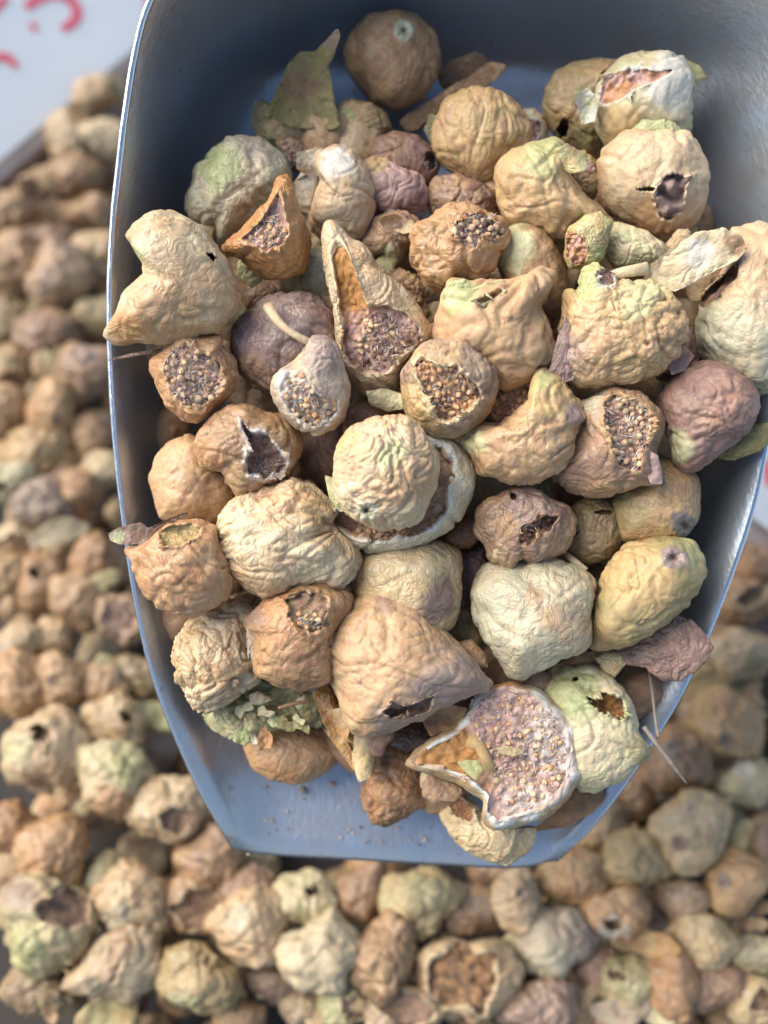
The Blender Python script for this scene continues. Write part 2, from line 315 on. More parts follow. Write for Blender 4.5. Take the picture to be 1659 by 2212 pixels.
        if h.get('name') not in ('small_hole', 'slit', 'torn_eye') and h.get('flaps', True):
            outer = np.where((fr > 1.0) & (fr < 1.35) & front)[0]
            for fl_ in range(h.get('nfl', 3)):
                a0 = rs.uniform(0, 2 * math.pi); wd = rs.uniform(.35, .95); nc_, nr_ = 13, 6; ln = r0 * rs.uniform(.10, .24); cu0 = R(rs.uniform(35, 110)); cu1 = R(rs.uniform(-20, 170)); ph_ = rs.uniform(0, 50)
                grid = []
                for c_ in range(nc_):
                    t = c_ / (nc_ - 1); a = a0 + (t - .5) * wd; dv = np.array([math.cos(a), math.sin(a)])
                    b2 = hc + dv * rad_of(Ht, np.array([a]))[0] * 1.03
                    i_ = outer[np.argmin((p[outer, 0] - b2[0]) ** 2 + (p[outer, 1] - b2[1]) ** 2)] if len(outer) else 0
                    l_ = ln * (math.sin(math.pi * t) ** .6 * .75 + .05) * (1 + .55 * math.sin(t * 9 + ph_) * math.sin(t * 23 + ph_ * 2) + .25 * math.sin(t * 31 + ph_))
                    cur = np.array([b2[0], b2[1], p[i_, 2] - .0003]); row = [cur.copy()]
                    for r_ in range(1, nr_):
                        an = cu0 + (cu1 - cu0) * r_ / (nr_ - 1) + .25 * math.sin(t * 7 + ph_)
                        cur = cur + np.array([-dv[0] * math.cos(an), -dv[1] * math.cos(an), math.sin(an)]) * max(l_, .0001) / (nr_ - 1); row.append(cur.copy())
                    grid.append(row)
                gv = np.array(grid); dn_ = np.gradient(gv, axis=0); dm_ = np.gradient(gv, axis=1); nv_ = np.cross(dn_, dm_); nv_ /= np.linalg.norm(nv_, axis=2)[..., None] + 1e-12
                gv = gv + nv_ * (perlin(gv.reshape(-1, 3) / r0 * 6 + off).reshape(nc_, nr_, 1) * .02 * r0)
                th_ = np.linspace(1, .35, nr_)[None, :, None] * .00022
                vv = np.concatenate([(gv + nv_ * th_).reshape(-1, 3), (gv - nv_ * th_).reshape(-1, 3)]); nn_ = nc_ * nr_; fq = []
                for c_ in range(nc_ - 1):
                    for r_ in range(nr_ - 1):
                        q0, q1, q2_, q3 = c_ * nr_ + r_, (c_ + 1) * nr_ + r_, (c_ + 1) * nr_ + r_ + 1, c_ * nr_ + r_ + 1
                        fq += [[q0, q1, q2_], [q0, q2_, q3], [nn_ + q0, nn_ + q2_, nn_ + q1], [nn_ + q0, nn_ + q3, nn_ + q2_]]
                ring_ = [c_ * nr_ for c_ in range(nc_)] + [(nc_ - 1) * nr_ + r_ for r_ in range(1, nr_)] + [c_ * nr_ + nr_ - 1 for c_ in range(nc_ - 2, -1, -1)] + [r_ for r_ in range(nr_ - 2, 0, -1)]
                for k1_, k2_ in zip(ring_, ring_[1:] + ring_[:1]): fq += [[k1_, k2_, nn_ + k2_], [k1_, nn_ + k2_, nn_ + k1_]]
                mixc = rs.uniform(.2, .8); c1_ = cc(h.get('rim', 'cream')) * mixc + cc(col[int(rs.randint(2))]) * (1 - mixc)
                flaps.append((vv, np.array(fq), np.tile(c1_, (len(vv), 1)) * (1 + .15 * perlin(vv / r0 * 5)[:, None])))
        if h.get('n'):
            sp = loc2(h.get('sp', h['p'])) * (1 - .5 * D / dist); sc_ = centroid(sp); St = polar(sp - sc_, sm=1); pts = []
            sr = h.get('sr', .00072) * 1.0; h['n'] = int(h['n'] * 1.3)
            inner = np.where((fr < .98) & front)[0]
            for tr in range(h['n'] * 8):
                if len(pts) >= h['n']: break
                a = rs.uniform(-math.pi, math.pi); t = math.sqrt(rs.uniform(0, 1)) * .93
                q2 = sc_ + t * rad_of(St, np.array([a]))[0] * np.array([math.cos(a), math.sin(a)])
                if perlin(np.array([[q2[0] / r0 * 2.6 + 3.1, q2[1] / r0 * 2.6, seed * .37]]))[0] < rs.uniform(-.75, -.02): continue
                if all((q2[0] - o[0]) ** 2 + (q2[1] - o[1]) ** 2 > (1.45 * sr) ** 2 for o in pts):
                    i_ = inner[np.argmin((p[inner, 0] - q2[0]) ** 2 + (p[inner, 1] - q2[1]) ** 2)]
                    pts.append((q2[0], q2[1], p[i_, 2] + sr * rs.uniform(-.6, .35), sr * rs.uniform(.62, 1.15), h.get('sc', ('seed', 'seedd'))[int(rs.randint(len(h.get('sc', ('seed', 'seedd')))))]))
            seeds += pts
            nf = int(h['n'] * h.get('nf', 4.0)); fv, ff_, fc = [], [], []
            for tr in range(nf):
                a = rs.uniform(-math.pi, math.pi); t = math.sqrt(rs.uniform(0, 1)) * .95
                q2 = sc_ + t * rad_of(St, np.array([a]))[0] * np.array([math.cos(a), math.sin(a)])
                i_ = inner[np.argmin((p[inner, 0] - q2[0]) ** 2 + (p[inner, 1] - q2[1]) ** 2)]
                base_ = p[i_] - np.array([0, 0, .0001]); ln = rs.uniform(.0006, .0019); dr = rs.normal(size=3) * np.array([1, 1, .4]) + np.array([0, 0, .55]); dr /= np.linalg.norm(dr)
                sdv = np.cross(dr, rs.normal(size=3)); sdv /= np.linalg.norm(sdv); up_ = np.cross(sdv, dr); wd = rs.uniform(.00012, .0003); bd_ = rs.normal(size=3) * ln * .25
                for kk_ in range(3):
                    ctr = base_ + dr * ln * kk_ / 2 + bd_ * (kk_ / 2) ** 2; ww = wd * (1, .75, .12)[kk_]
                    for q_ in range(3): fv.append(ctr + ww * (math.cos(q_ * 2.09) * sdv + .5 * math.sin(q_ * 2.09) * up_))
                o_ = len(fv) - 9
                for kk_ in range(2):
                    for q_ in range(3):
                        a1, b1 = o_ + kk_ * 3 + q_, o_ + kk_ * 3 + (q_ + 1) % 3
                        ff_ += [[a1, b1, b1 + 3], [a1, b1 + 3, a1 + 3]]
                fc += [cc(('white', 'pink', 'straw', 'pink')[int(rs.randint(4))])] * 9
            fibres.append((np.array(fv), np.array(ff_), np.array(fc)))
    eyes = []
    for e in eye:
        ec = loc2([e[0]])[0] * (1 - .6 * D / dist); er = e[1] * depth / FPX
        a_ = np.arctan2(p[:, 1] - ec[1], p[:, 0] - ec[0]); st = e[4] if len(e) > 4 else 1.0; ea = R(e[5]) if len(e) > 5 else 0
        ex = (p[:, 0] - ec[0]) * math.cos(ea) + (p[:, 1] - ec[1]) * math.sin(ea); ey = -(p[:, 0] - ec[0]) * math.sin(ea) + (p[:, 1] - ec[1]) * math.cos(ea)
        fr = np.hypot(ex, ey / st) / er; front = p[:, 2] > 0
        rad = .5 + .5 * np.cos(a_ * 6 + 2 * perlin(u * 5))
        hgt = .16 * np.exp(-((fr - .8) / .3) ** 2) + .06 * rad * np.exp(-((fr - .5) / .25) ** 2) - .5 * np.exp(-(fr / .27) ** 2)
        p[:, 2] += hgt * er * front
        k = ((1 - sstep(.8, 1.1, fr + .15 * perlin(u * 6))) * front)[:, None]
        ecol = cc(e[2]) * (.85 + .25 * rad[:, None]); dk = np.exp(-(fr / .25) ** 2)[:, None]
        ecol = ecol * (1 - dk) + cc('dark') * dk
        colr = colr * (1 - k) + ecol * k
        owner[(fr < .95) & front] = 100; 
    if tilt[0] or tilt[1]: p[:, 2] += tilt[0] * p[:, 0] + tilt[1] * p[:, 1]
    seeds2 = [(s_[0], s_[1], s_[2] + tilt[0] * s_[0] + tilt[1] * s_[1], s_[3], s_[4]) for s_ in seeds]
    for ang, kk in bend:
        pr = p[:, 0] * math.cos(R(ang)) + p[:, 1] * math.sin(R(ang)); p[:, 2] += kk / r0 * pr * pr
        seeds2 = [(s_[0], s_[1], s_[2] + kk / r0 * (s_[0] * math.cos(R(ang)) + s_[1] * math.sin(R(ang))) ** 2, s_[3], s_[4]) for s_ in seeds2]
    fo = owner[f].max(1) * (owner[f].min(1) > 0); 
    def sub(mask):
        ff = f[mask]; ids, inv = np.unique(ff, return_inverse=True); return p[ids], inv.reshape(ff.shape), colr[ids]
    pv, pf, pcx = sub(fo == 0)
    root = link(name, mesh_np(name, pv, pf, pcx, mat or SKIN), parent, loc, M.to_euler())
    if label: tag(root, label, cat, group)
    for k in np.unique(fo):
        if k == 0: continue
        pv, pf, pcx = sub(fo == k); nm = 'eye' if k == 100 else holes[k - 1].get('name', 'pulp')
        link(nm, mesh_np(nm, pv, pf, pcx, SKIN if k == 100 else PULP), root)
    for fv, ff_, fc in flaps:
        fv = fv.copy(); fv[:, 2] += tilt[0] * fv[:, 0] + tilt[1] * fv[:, 1]
        link('skin_flap', mesh_np('skin_flap', fv, ff_, fc, LEAFY), root)
    for fv, ff_, fc in fibres:
        fv = fv.copy(); fv[:, 2] += tilt[0] * fv[:, 0] + tilt[1] * fv[:, 1]
        q_ = link('pulp_fibre', mesh_np('pulp_fibre', fv, ff_, fc, PULP), root); q_['kind'] = 'stuff'
    for s_ in seeds2:
        o = link('seed', seed_mesh((s_[4], int(rs.randint(3)))), root, s_[:3], (rs.uniform(-.9, .9), rs.uniform(-.9, .9), rs.uniform(0, 6.28))); o.scale = (s_[3],) * 3
    return root
def tube(name, pts, rads, col, parent=None, label=None, cat=None, group=None, mat=None, flat=1.0, n=10):
    """tapered bent stem through world points"""
    P_ = np.array([q[:] for q in pts]); t = np.linspace(0, len(P_) - 1, 8 * (len(P_) - 1) + 1)
    def cr(A, t):
        A = np.concatenate([2 * A[:1] - A[1:2], A, 2 * A[-1:] - A[-2:-1]]); i = np.minimum(t.astype(int), len(A) - 4); f = (t - i)[:, None] if A.ndim > 1 else t - i
        a, b, c, d = A[i], A[i+1], A[i+2], A[i+3]
        return .5 * (2*b + (c-a)*f + (2*a-5*b+4*c-d)*f**2 + (3*b-a-3*c+d)*f**3)
    q = cr(P_, t); r = cr(np.array(rads, float), t); T = np.gradient(q, axis=0); T /= np.linalg.norm(T, axis=1)[:, None]
    zc = np.array((CO - Vector(q[0])).normalized()); sd_ = np.cross(T, zc); sd_ /= np.linalg.norm(sd_, axis=1)[:, None]; up = np.cross(sd_, T)
    a = np.linspace(0, 2 * math.pi, n, endpoint=False); o = q.mean(0)
    jit = 1 + .14 * perlin(np.stack([np.repeat(t, n) * 1.3, np.tile(np.cos(a), len(t)) * 1.5, np.tile(np.sin(a), len(t)) * 1.5], 1) + RND.random() * 40)
    v = (q[:, None] + (np.cos(a)[None, :, None] * sd_[:, None] + flat * np.sin(a)[None, :, None] * up[:, None]) * r[:, None, None]).reshape(-1, 3)
    v = np.repeat(q, n, 0) + (v - np.repeat(q, n, 0)) * jit[:, None]
    f = [[i*n + j, i*n + (j+1) % n, (i+1)*n + (j+1) % n, (i+1)*n + j] for i in range(len(t) - 1) for j in range(n)]
    tri = []
    for x_ in f: tri += [[x_[0], x_[1], x_[2]], [x_[0], x_[2], x_[3]]]
    v = np.concatenate([v, q[:1], q[-1:]]); nv = len(v)
    for j in range(n): tri += [[nv - 2, (j+1) % n, j], [nv - 1, (len(t)-1)*n + j, (len(t)-1)*n + (j+1) % n]]
    me = mesh_np(name, v - o, np.array(tri), np.tile(cc(col), (nv, 1)) * (1 + .15 * perlin(v * 900)[:, None]), mat or LEAFY)
    ob = link(name, me)
    if parent:
        bpy.context.view_layer.update(); ob.parent = parent; ob.matrix_world = Matrix.Translation(o)
        ob.matrix_parent_inverse = Matrix.Identity(4); pm = Matrix.Translation(parent.location) @ parent.rotation_euler.to_matrix().to_4x4()
        l = pm.inverted() @ Matrix.Translation(o); ob.location = l.to_translation(); ob.rotation_euler = l.to_euler()
    else: ob.location = o
    if label: tag(ob, label, cat, group)
    return ob
# ------------------------------------------------------------------ scoop
FY = [-100, 160, 450, 850, 1280, 1838]; FD = [.248, .254, .252, .250, .246, .240]
def fdep(py): return float(np.interp(py, FY, FD))
# stations: left rim, left floor edge, right floor edge, right rim (photo pixels + depth)
ST = [((503, 1830, .2385), (548, 1842), (1150, 1876), (1205, 1856, .2375)),
      ((468, 1770, .2355), (545, 1775), (1190, 1800), (1282, 1778, .2345)),
      ((420, 1680, .2315), (535, 1680), (1235, 1690), (1362, 1672, .2310)),
      ((345, 1500, .2265), (490, 1480), (1330, 1460), (1474, 1490, .2255)),
      ((300, 1330, .2225), (440, 1290), (1420, 1260), (1548, 1318, .2210)),
      ((265, 1100, .2190), (400, 1060), (1490, 1040), (1623, 1105, .2175)),
      ((245, 900, .2165), (385, 850), (1515, 840), (1670, 890, .2150)),
      ((236, 700, .2145), (385, 650), (1510, 620), (1735, 690, .2125)),
      ((241, 500, .2120), (400, 450), (1480, 420), (1810, 500, .2095)),
      ((262, 300, .2085), (440, 290), (1440, 280), (1880, 300, .2060)),
      ((290, 110, .2050), (500, 170), (1390, 170), (1920, 90, .2025)),
      ((326, -10, .2020), (560, 95, .2490), (1330, 100, .2490), (1900, -80, .2)),
      ((385, -120, .1990), (640, 15, .2400), (1280, 20, .2400), (1820, -230, .198)),
      ((480, -230, .1970), (720, -90, .2250), (1230, -90, .2250), (1690, -340, .197)),
      ((620, -300, .1960), (800, -230, .2060), (1180, -230, .2060), (1480, -340, .196)),
      ((760, -330, .1958), (860, -318, .1975), (1120, -322, .1975), (1330, -350, .196))]
def w4(s):
    o = []
    for q in s: o.append(np.array(at(q[0], q[1], q[2] if len(q) > 2 else fdep(q[1]))[:]))
    return np.array(o)
Q = np.array([w4(s) for s in ST])                       # n x 4 x 3
def crm(A, t):
    A = np.concatenate([2 * A[:1] - A[1:2], A, 2 * A[-1:] - A[-2:-1]]); i = np.minimum(t.astype(int), len(A) - 4)
    f = (t - i).reshape(-1, *([1] * (A.ndim - 1))); a, b, c, d = A[i], A[i+1], A[i+2], A[i+3]
    return .5 * (2*b + (c-a)*f + (2*a-5*b+4*c-d)*f**2 + (3*b-a-3*c+d)*f**3)
tt = np.linspace(0, len(ST) - 1, 12 * (len(ST) - 1) + 1); QQ = crm(Q, tt)
def cross_section(r):
    a, b, c, d = r; out = []
    def corner(p, q, s, k1, k2, n=16):
        p1 = q + (p - q) * k1; p2 = q + (s - q) * k2
        return [(1-t)**2 * p1 + 2*t*(1-t) * q + t*t * p2 for t in np.linspace(0, 1, n)]
    inw = (d - a) / np.linalg.norm(d - a)
    def flare(p, t, s_, w): return p + s_ * inw * w * (1 - math.exp(-t / .07)) * (1 - t)
    wl = min(.0020, .25 * np.linalg.norm(b - a)); wr_ = min(.0024, .35 * np.linalg.norm(d - c))
    out += [flare(a + (b - a) * t, t, 1, wl) for t in np.linspace(0, 1, 18)[:11] ** 1.6 * .30 / (10 / 17) ** 1.6][:-1]
    out += [flare(q, .30 + .7 * k / 15, 1, wl) if k < 15 else q for k, q in enumerate(corner(a, b, c, .70, .16))]
    e = out[-1]; c2 = corner(b, c, d, .16, .78)
    out += [e + (c2[0] - e) * t for t in np.linspace(0, 1, 20)[1:-1]]
    out += [flare(q, 1 - .78 * k / 15, -1, wr_) if k else q for k, q in enumerate(c2)]
    out += [flare(c2[-1] + (d - c2[-1]) * t, .22 * (1 - t), -1, wr_) for t in 1 - np.linspace(1, 0, 13)[1:] ** 1.6]
    return np.array(out)
rows = np.array([cross_section(r) for r in QQ]); nr, nc = rows.shape[:2]
# slight sheet unevenness and a lip that turns down a little
flat = rows.reshape(-1, 3); dn = perlin(flat * 38) * .0006 + perlin(flat * 110) * .00022
flat = flat + np.array([0, 0, 1.0]) * dn[:, None]
sv = flat.reshape(nr, nc, 3)
for k in range(8):
    sv[k, :, 2] -= .0016 * (1 - k / 8) ** 2
fo = np.array([[i*nc + j, i*nc + j + 1, (i+1)*nc + j + 1, (i+1)*nc + j] for i in range(nr - 1) for j in range(nc - 1)])
org = np.array(at(880, 1000, .245)[:])
scoop = bpy.data.objects.new('metal_scoop', None); COL.objects.link(scoop); scoop.location = org; scoop.empty_display_size = .02
tag(scoop, 'dull grey metal scoop heaped with dried figs, held over the bin', 'scoop')
bowl = link('bowl', mesh_np('bowl', sv.reshape(-1, 3) - org, fo, None, METAL), scoop)
md = bowl.modifiers.new('sheet', 'SOLIDIFY'); md.thickness = .0008; md.offset = 0
def bead(idx, r0, r1, nm='rolled_rim'):
    line = sv[:, idx]; n = 12; a = np.linspace(0, 2*math.pi, n, endpoint=False)
    line = line - np.array([0, 0, r1 * .85])
    T = np.gradient(line, axis=0); T /= np.linalg.norm(T, axis=1)[:, None] + 1e-12
    zc = np.array([0, -.3, 1.0]); zc /= np.linalg.norm(zc); sd_ = np.cross(T, zc); sd_ /= np.linalg.norm(sd_, axis=1)[:, None]; up = np.cross(sd_, T)
    rad = (r1 + (r0 - r1) * np.exp(-np.linspace(0, 5, nr) * 2.5)) * (1 + .06 * perlin(line * 160))
    v = (line[:, None] + (np.cos(a)[None, :, None] * sd_[:, None] + np.sin(a)[None, :, None] * up[:, None]) * rad[:, None, None]).reshape(-1, 3)
    f = np.array([[i*n + j, i*n + (j+1) % n, (i+1)*n + (j+1) % n, (i+1)*n + j] for i in range(nr - 1) for j in range(n)])
    link(nm, mesh_np(nm, v - org, f, None, RIM), scoop)
bead(0, .0005, .00075); bead(nc - 1, .0005, .0008)
# ------------------------------------------------------------------ bin: base, boards, cards with red writing
def slab(name, corners, th, mat, parent=None, loc=None, bev=.0008):
    bm = bmesh.new(); lo = [bm.verts.new(c) for c in corners]
    f = bm.faces.new(lo); e = bmesh.ops.extrude_face_region(bm, geom=[f])
    bmesh.ops.translate(bm, vec=(0, 0, -th), verts=[q for q in e['geom'] if isinstance(q, bmesh.types.BMVert)])
    bmesh.ops.recalc_face_normals(bm, faces=bm.faces)
    if bev: bmesh.ops.bevel(bm, geom=list(bm.edges), offset=bev, segments=2, affect='EDGES')
    me = bpy.data.meshes.new(name); bm.to_mesh(me); bm.free(); me.materials.append(mat)
    return link(name, me, parent, loc)
base = slab('bin_base', [(-.6, -.5, -.052), (.6, -.5, -.052), (.6, .9, -.052), (-.6, .9, -.052)], .01, FLOORM, bev=0)
base['kind'] = 'structure'
def ray_plane(px, py, o, n):
    r = ray(px, py); return CO + r * ((o - CO).dot(n) / r.dot(n))
def border(pa, pb, away, board_px, label_b, label_c, strokes, zc=.005, lean=1.6, tall=.2):
    A = Vector(atz(pa[0], pa[1], zc)); B = Vector(atz(pb[0], pb[1], zc)); d = (B - A).normalized()
    nrm = Vector((-d.y, d.x, 0)); nrm = nrm if nrm.dot(Vector((away[0], away[1], 0))) > 0 else -nrm
    A2 = A - d * .25; B2 = B + d * .25
    wd = board_px
    o = (A + B) / 2
    bd = slab('bin_board', [A2 - nrm * wd - o + Vector((0, 0, -.004)), B2 - nrm * wd - o + Vector((0, 0, -.004)), B2 + nrm * .004 - o + Vector((0, 0, -.004)), A2 + nrm * .004 - o + Vector((0, 0, -.004))], .052, BOARD, None, o)
    tag(bd, label_b, 'bin wall')
    rise = Vector((nrm.x * lean, nrm.y * lean, 1)).normalized()
    cdv = [A2 - o, B2 - o, B2 + rise * tall - o, A2 + rise * tall - o]
    bm = bmesh.new(); vs = [bm.verts.new(c) for c in cdv]; f = bm.faces.new(vs)
    e = bmesh.ops.extrude_face_region(bm, geom=[f]); pn = d.cross(rise).normalized(); pn = pn if pn.z > 0 else -pn
    bmesh.ops.translate(bm, vec=-pn * .0012, verts=[q for q in e['geom'] if isinstance(q, bmesh.types.BMVert)]); bmesh.ops.recalc_face_normals(bm, faces=bm.faces)
    me = bpy.data.meshes.new('white_card'); bm.to_mesh(me); bm.free(); me.materials.append(CARD)
    cdo = link('white_card', me, None, o); tag(cdo, label_c, 'sign')
    for st, wpx in strokes:
        pts = [ray_plane(q[0], q[1], o, pn) - o for q in st]
        W = wpx * .5 * (pts[0] + o - CO).length / FPX
        arr = np.array([q[:] for q in pts]); 
        if len(arr) > 2: arr = crm(arr, np.linspace(0, len(arr) - 1, 8 * (len(arr) - 1) + 1))
        T = np.gradient(arr, axis=0); T /= np.linalg.norm(T, axis=1)[:, None]; sd_ = np.cross(T, np.array(pn[:]))
        k = np.linspace(0, 1, len(arr)); wv = W * (.75 + .35 * np.sin(k * math.pi))[:, None]; up = np.array(pn[:]) * .0004
        lo, hi = arr - sd_ * wv, arr + sd_ * wv; n = len(arr)
        v = np.concatenate([lo + up, hi + up, lo, hi]); F = []
        for i in range(n - 1):
            F += [[i, i+1, n+i+1, n+i], [i, 2*n+i, 2*n+i+1, i+1], [n+i, n+i+1, 3*n+i+1, 3*n+i]]
        link('red_stroke', mesh_np('red_stroke', v, np.array(F), None, INK, False), cdo)
    return cdo
border((0, 345), (310, 88), (-1, 1), .0035, 'grey brown board along the upper left edge of the bin', 'white card with red curved writing behind the upper left board',
       [([(55, 17), (75, 3), (110, -12), (150, -2), (166, 25), (159, 47), (134, 64)], 17), ([(66, 60), (72, 58), (78, 56)], 15), ([(-25, 128), (0, 124), (19, 127), (36, 146)], 15),
        ([(-20, 30), (0, 8), (16, -4)], 12), ([(316, 14), (322, 4), (330, -14)], 13)])
border((1612, 1108), (1659, 1143), (1, 1), .0075, 'grey brown board at the right edge of the bin beyond the scoop rim', 'white card corner with a red mark right of the scoop rim',
       [([(1652, 985), (1656, 1020), (1660, 1050)], 12)], lean=2.0)
# ------------------------------------------------------------------ figs heaped in the scoop
def H(label, poly, L, dy=None, **k):
    p = P(poly); c = np.array(k.pop('center', centroid(p))); k.setdefault('seed', len(HERO) * 3 + 1)
    g = k.pop('grow', 1.0 if k.get('holes') and k.get('lvl') == 7 else 1.05 if k.get('name') in (None, 'fig_piece') else 1.0); p = c + (p - c) * g
    o = fig(label, p, fdep(c[1]) - L / 1000, center=c, **k); HERO.append(o); NAMED.append((c, label)); OUT.append(p); return o
HERO, OUT = [], []
def hole(p, **k): return dict(p=P(p), **k)
def pt(s): return tuple(P(s)[0])
# ---- back row
H('smooth round brown fig at the back of the scoop with a pale eye on top', 'D:750,110 765,70 800,40 850,28 900,38 935,70 947,115 940,165 915,205 880,235 845,238 810,220 775,185 755,150', 16,
  col=('brown', 'tan'), lump=.07, b=(.05, 1.5), crease=.03, m=(.05, 3), axis=(-100, .1), eye=[(pt('D:872,66'), 22, 'pale')])
H('dark olive curled peel standing against the back of the scoop', '1:1172,178 1188,215 1165,290 1140,340 1150,450 1180,600 1110,610 1000,610 870,560 880,490 925,400 950,320 1005,275 1080,270 1130,220', 23,
  cat='peel', name='fig_peel', dz=.12, grow=1.12, col=('olive', 'leaf'), bend=[(20, .6), (110, .25)], lump=.16, b=(.2, 1.8), m=(.12, 3), axis=(80, .2), mat=LEAFY, sm=1.5, patches=[(pt('1:1165,200'), 22, 'lilac'), (pt('1:1010,430'), 45, 'brown', .8)], tilt=(.1, -.2))
H('pale fig with green blotches below the olive peel', '1:790,520 830,500 900,560 1000,570 1100,580 1140,620 1120,690 1060,740 1000,780 900,740 800,690 780,600', 17,
  col=('paleg', 'tan'), b=(.12, 1.6), patches=[(pt('1:1070,620'), 30, 'green'), (pt('1:820,560'), 28, 'olive')], lump=.1)
H('olive striped fig below the round brown one', '1:1190,520 1260,500 1360,510 1420,560 1450,630 1420,690 1350,730 1270,740 1180,690 1150,620', 17,
  col=('olive', 'tan'), m=(.18, 3.2), axis=(20, .3), patches=[(pt('1:1220,570'), 26, 'green')])
H('brown curled peel right of the round brown fig', '2:180,240 165,180 230,130 340,85 385,110 410,180 380,200 300,270 240,300', 13, cat='peel', name='fig_peel', dz=.2, col=('dbrown', 'brown'), bend=[(120, .3)], m=(.08, 2.5), axis=(30, .3), mat=LEAFY, sm=2)
H('long narrow tan peel strip lying below the round brown fig', '2:-10,400 60,350 150,300 220,250 300,205 400,130 490,150 450,200 370,260 250,310 170,350 130,430 30,450', 16, cat='peel', name='fig_peel', dz=.3, col=('tan', 'brown'), mat=LEAFY, sm=1.5, lump=.1, b=(.1, 2), center=pt('2:215,300'))
H('small open fig with white rim and purple inside, behind the yellow lobed fig', '2:560,350 600,345 640,380 665,440 650,500 600,520 550,480 535,405', 17, col=('pale', 'tan'), dz=.6,
  holes=[hole('2:570,395 605,385 640,410 640,450 615,490 580,480', d=.5, c=('dpurple', 'pink'), rim='white', rw=.14)])
H('round tan fig with fine folds gathered to its lower tip', '2:150,480 160,400 220,310 300,265 390,255 480,290 550,360 580,440 570,520 500,580 440,630 420,690 350,700 300,650 210,600 165,560', 25,
  col=('tan', 'yellow'), m=(.17, 4.5), axis=(-98, .35), lump=.04)
H('olive husk curled into a C, left of the split pale fig', '2:655,340 660,260 700,190 780,140 900,125 990,120 980,200 960,280 930,350 900,440 930,520 880,580 800,560 740,510 720,460 690,450 665,400', 18,
  col=('tan', 'olive'), m=(.16, 2.6), axis=(-70, .2), lump=.08, holes=[hole('2:900,190 960,150 960,210 930,250 890,240', d=.6, c=('dark', 'dbrown'), rim='olive', name='torn_hole'), hole('2:700,440 740,380 765,400 755,470 720,480', d=.5, c=('dark', 'dbrown'), rim='tan', name='torn_hole')], patches=[(pt('2:860,300'), 40, 'olive'), (pt('2:830,500'), 40, 'olive')])
H('pale green split fig showing pink pulp at the upper right of the heap', '2:870,380 880,290 930,190 1000,130 1100,95 1200,90 1270,120 1310,180 1310,270 1300,360 1310,420 1280,470 1200,480 1100,480 1000,510 950,520 890,450', 28,
  col=('paleg', 'cream'), b=(.07, 1.8), lump=.05, patches=[(pt('2:1240,200'), 70, 'white', .7), (pt('2:1000,430'), 60, 'yellow', .8)],
  holes=[hole('2:885,330 890,270 930,210 1000,170 1080,155 1150,185 1240,165 1180,212 1080,250 1000,300 920,335', d=.35, c=('pink', 'orange'), rim='white', rw=.12, rf=5, r=.1)])
H('narrow green flap sticking out right of the split pale fig', '2:1280,120 1350,150 1385,205 1340,230 1310,300 1270,300 1250,200', 27, cat='peel', name='fig_peel', dz=.25, col=('olive', 'paleg'), mat=LEAFY, sm=2)
H('peach fig with a torn dark purple eye beside the right wall of the scoop', '2:905,600 940,530 1000,480 1060,455 1200,450 1300,475 1350,570 1380,660 1370,740 1320,840 1260,890 1180,910 1080,880 1000,840 920,790 900,680', 31,
  col=('peach', 'cream'), m=(.14, 2.8), axis=(95, .1), lump=.06, patches=[(pt('2:1150,840'), 60, 'orange', .7)],
  holes=[hole('2:1150,700 1180,660 1230,630 1280,655 1330,640 1290,685 1280,750 1270,810 1220,850 1170,830 1145,770', d=.2, c=('lilac', 'purple'), rim='cream', rf=3.2, r=.28, name='torn_eye'),
         hole('2:1060,706 1120,696 1155,700 1150,714 1090,717', d=.22, c=('olive', 'dark'), rim='cream', name='slit')])
H('small green lobed piece wedged above the peach fig', '2:1050,425 1090,390 1150,400 1190,395 1240,420 1280,465 1200,500 1080,500 1030,470', 33, cat='fig piece', name='fig_piece', dz=.6, col=('green', 'paleg'), b=(.15, 1.5))
H('yellow fig folded over in two lobes, left of the peach fig', '2:440,680 450,600 510,530 600,500 700,495 745,530 740,610 770,690 830,750 920,800 955,850 930,900 870,890 800,890 760,930 680,930 580,880 490,850 460,780', 32,
  col=('yellow', 'peach'), m=(.16, 3.2), axis=(120, .2), lump=.07, patches=[(pt('2:650,540'), 55, 'green', .7)])
H('crumpled olive scrap behind the yellow lobed fig', '2:740,560 830,540 880,580 900,680 870,750 800,760 740,690 720,620', 27, cat='fig piece', name='fig_piece', col=('olive', 'tan'), b=(.25, 1.8), dz=.7, patches=[(pt('2:850,610'), 16, 'pink')])
H('yellow green fig tip with orange pulp hanging from it', '2:830,830 900,820 950,860 940,930 910,1020 880,1050 820,1060 770,1060 745,1010 745,930 770,880', 38, cat='fig piece', name='fig_piece', col=('yellow', 'green'), dz=.7, m=(.12, 2.5), axis=(60, .2),
  holes=[hole('2:750,900 790,900 830,930 850,1000 830,1050 780,1050 750,1010', d=.12, c=('orange', 'pink'), rim='orange', rf=3, r=.3, name='pulp')])
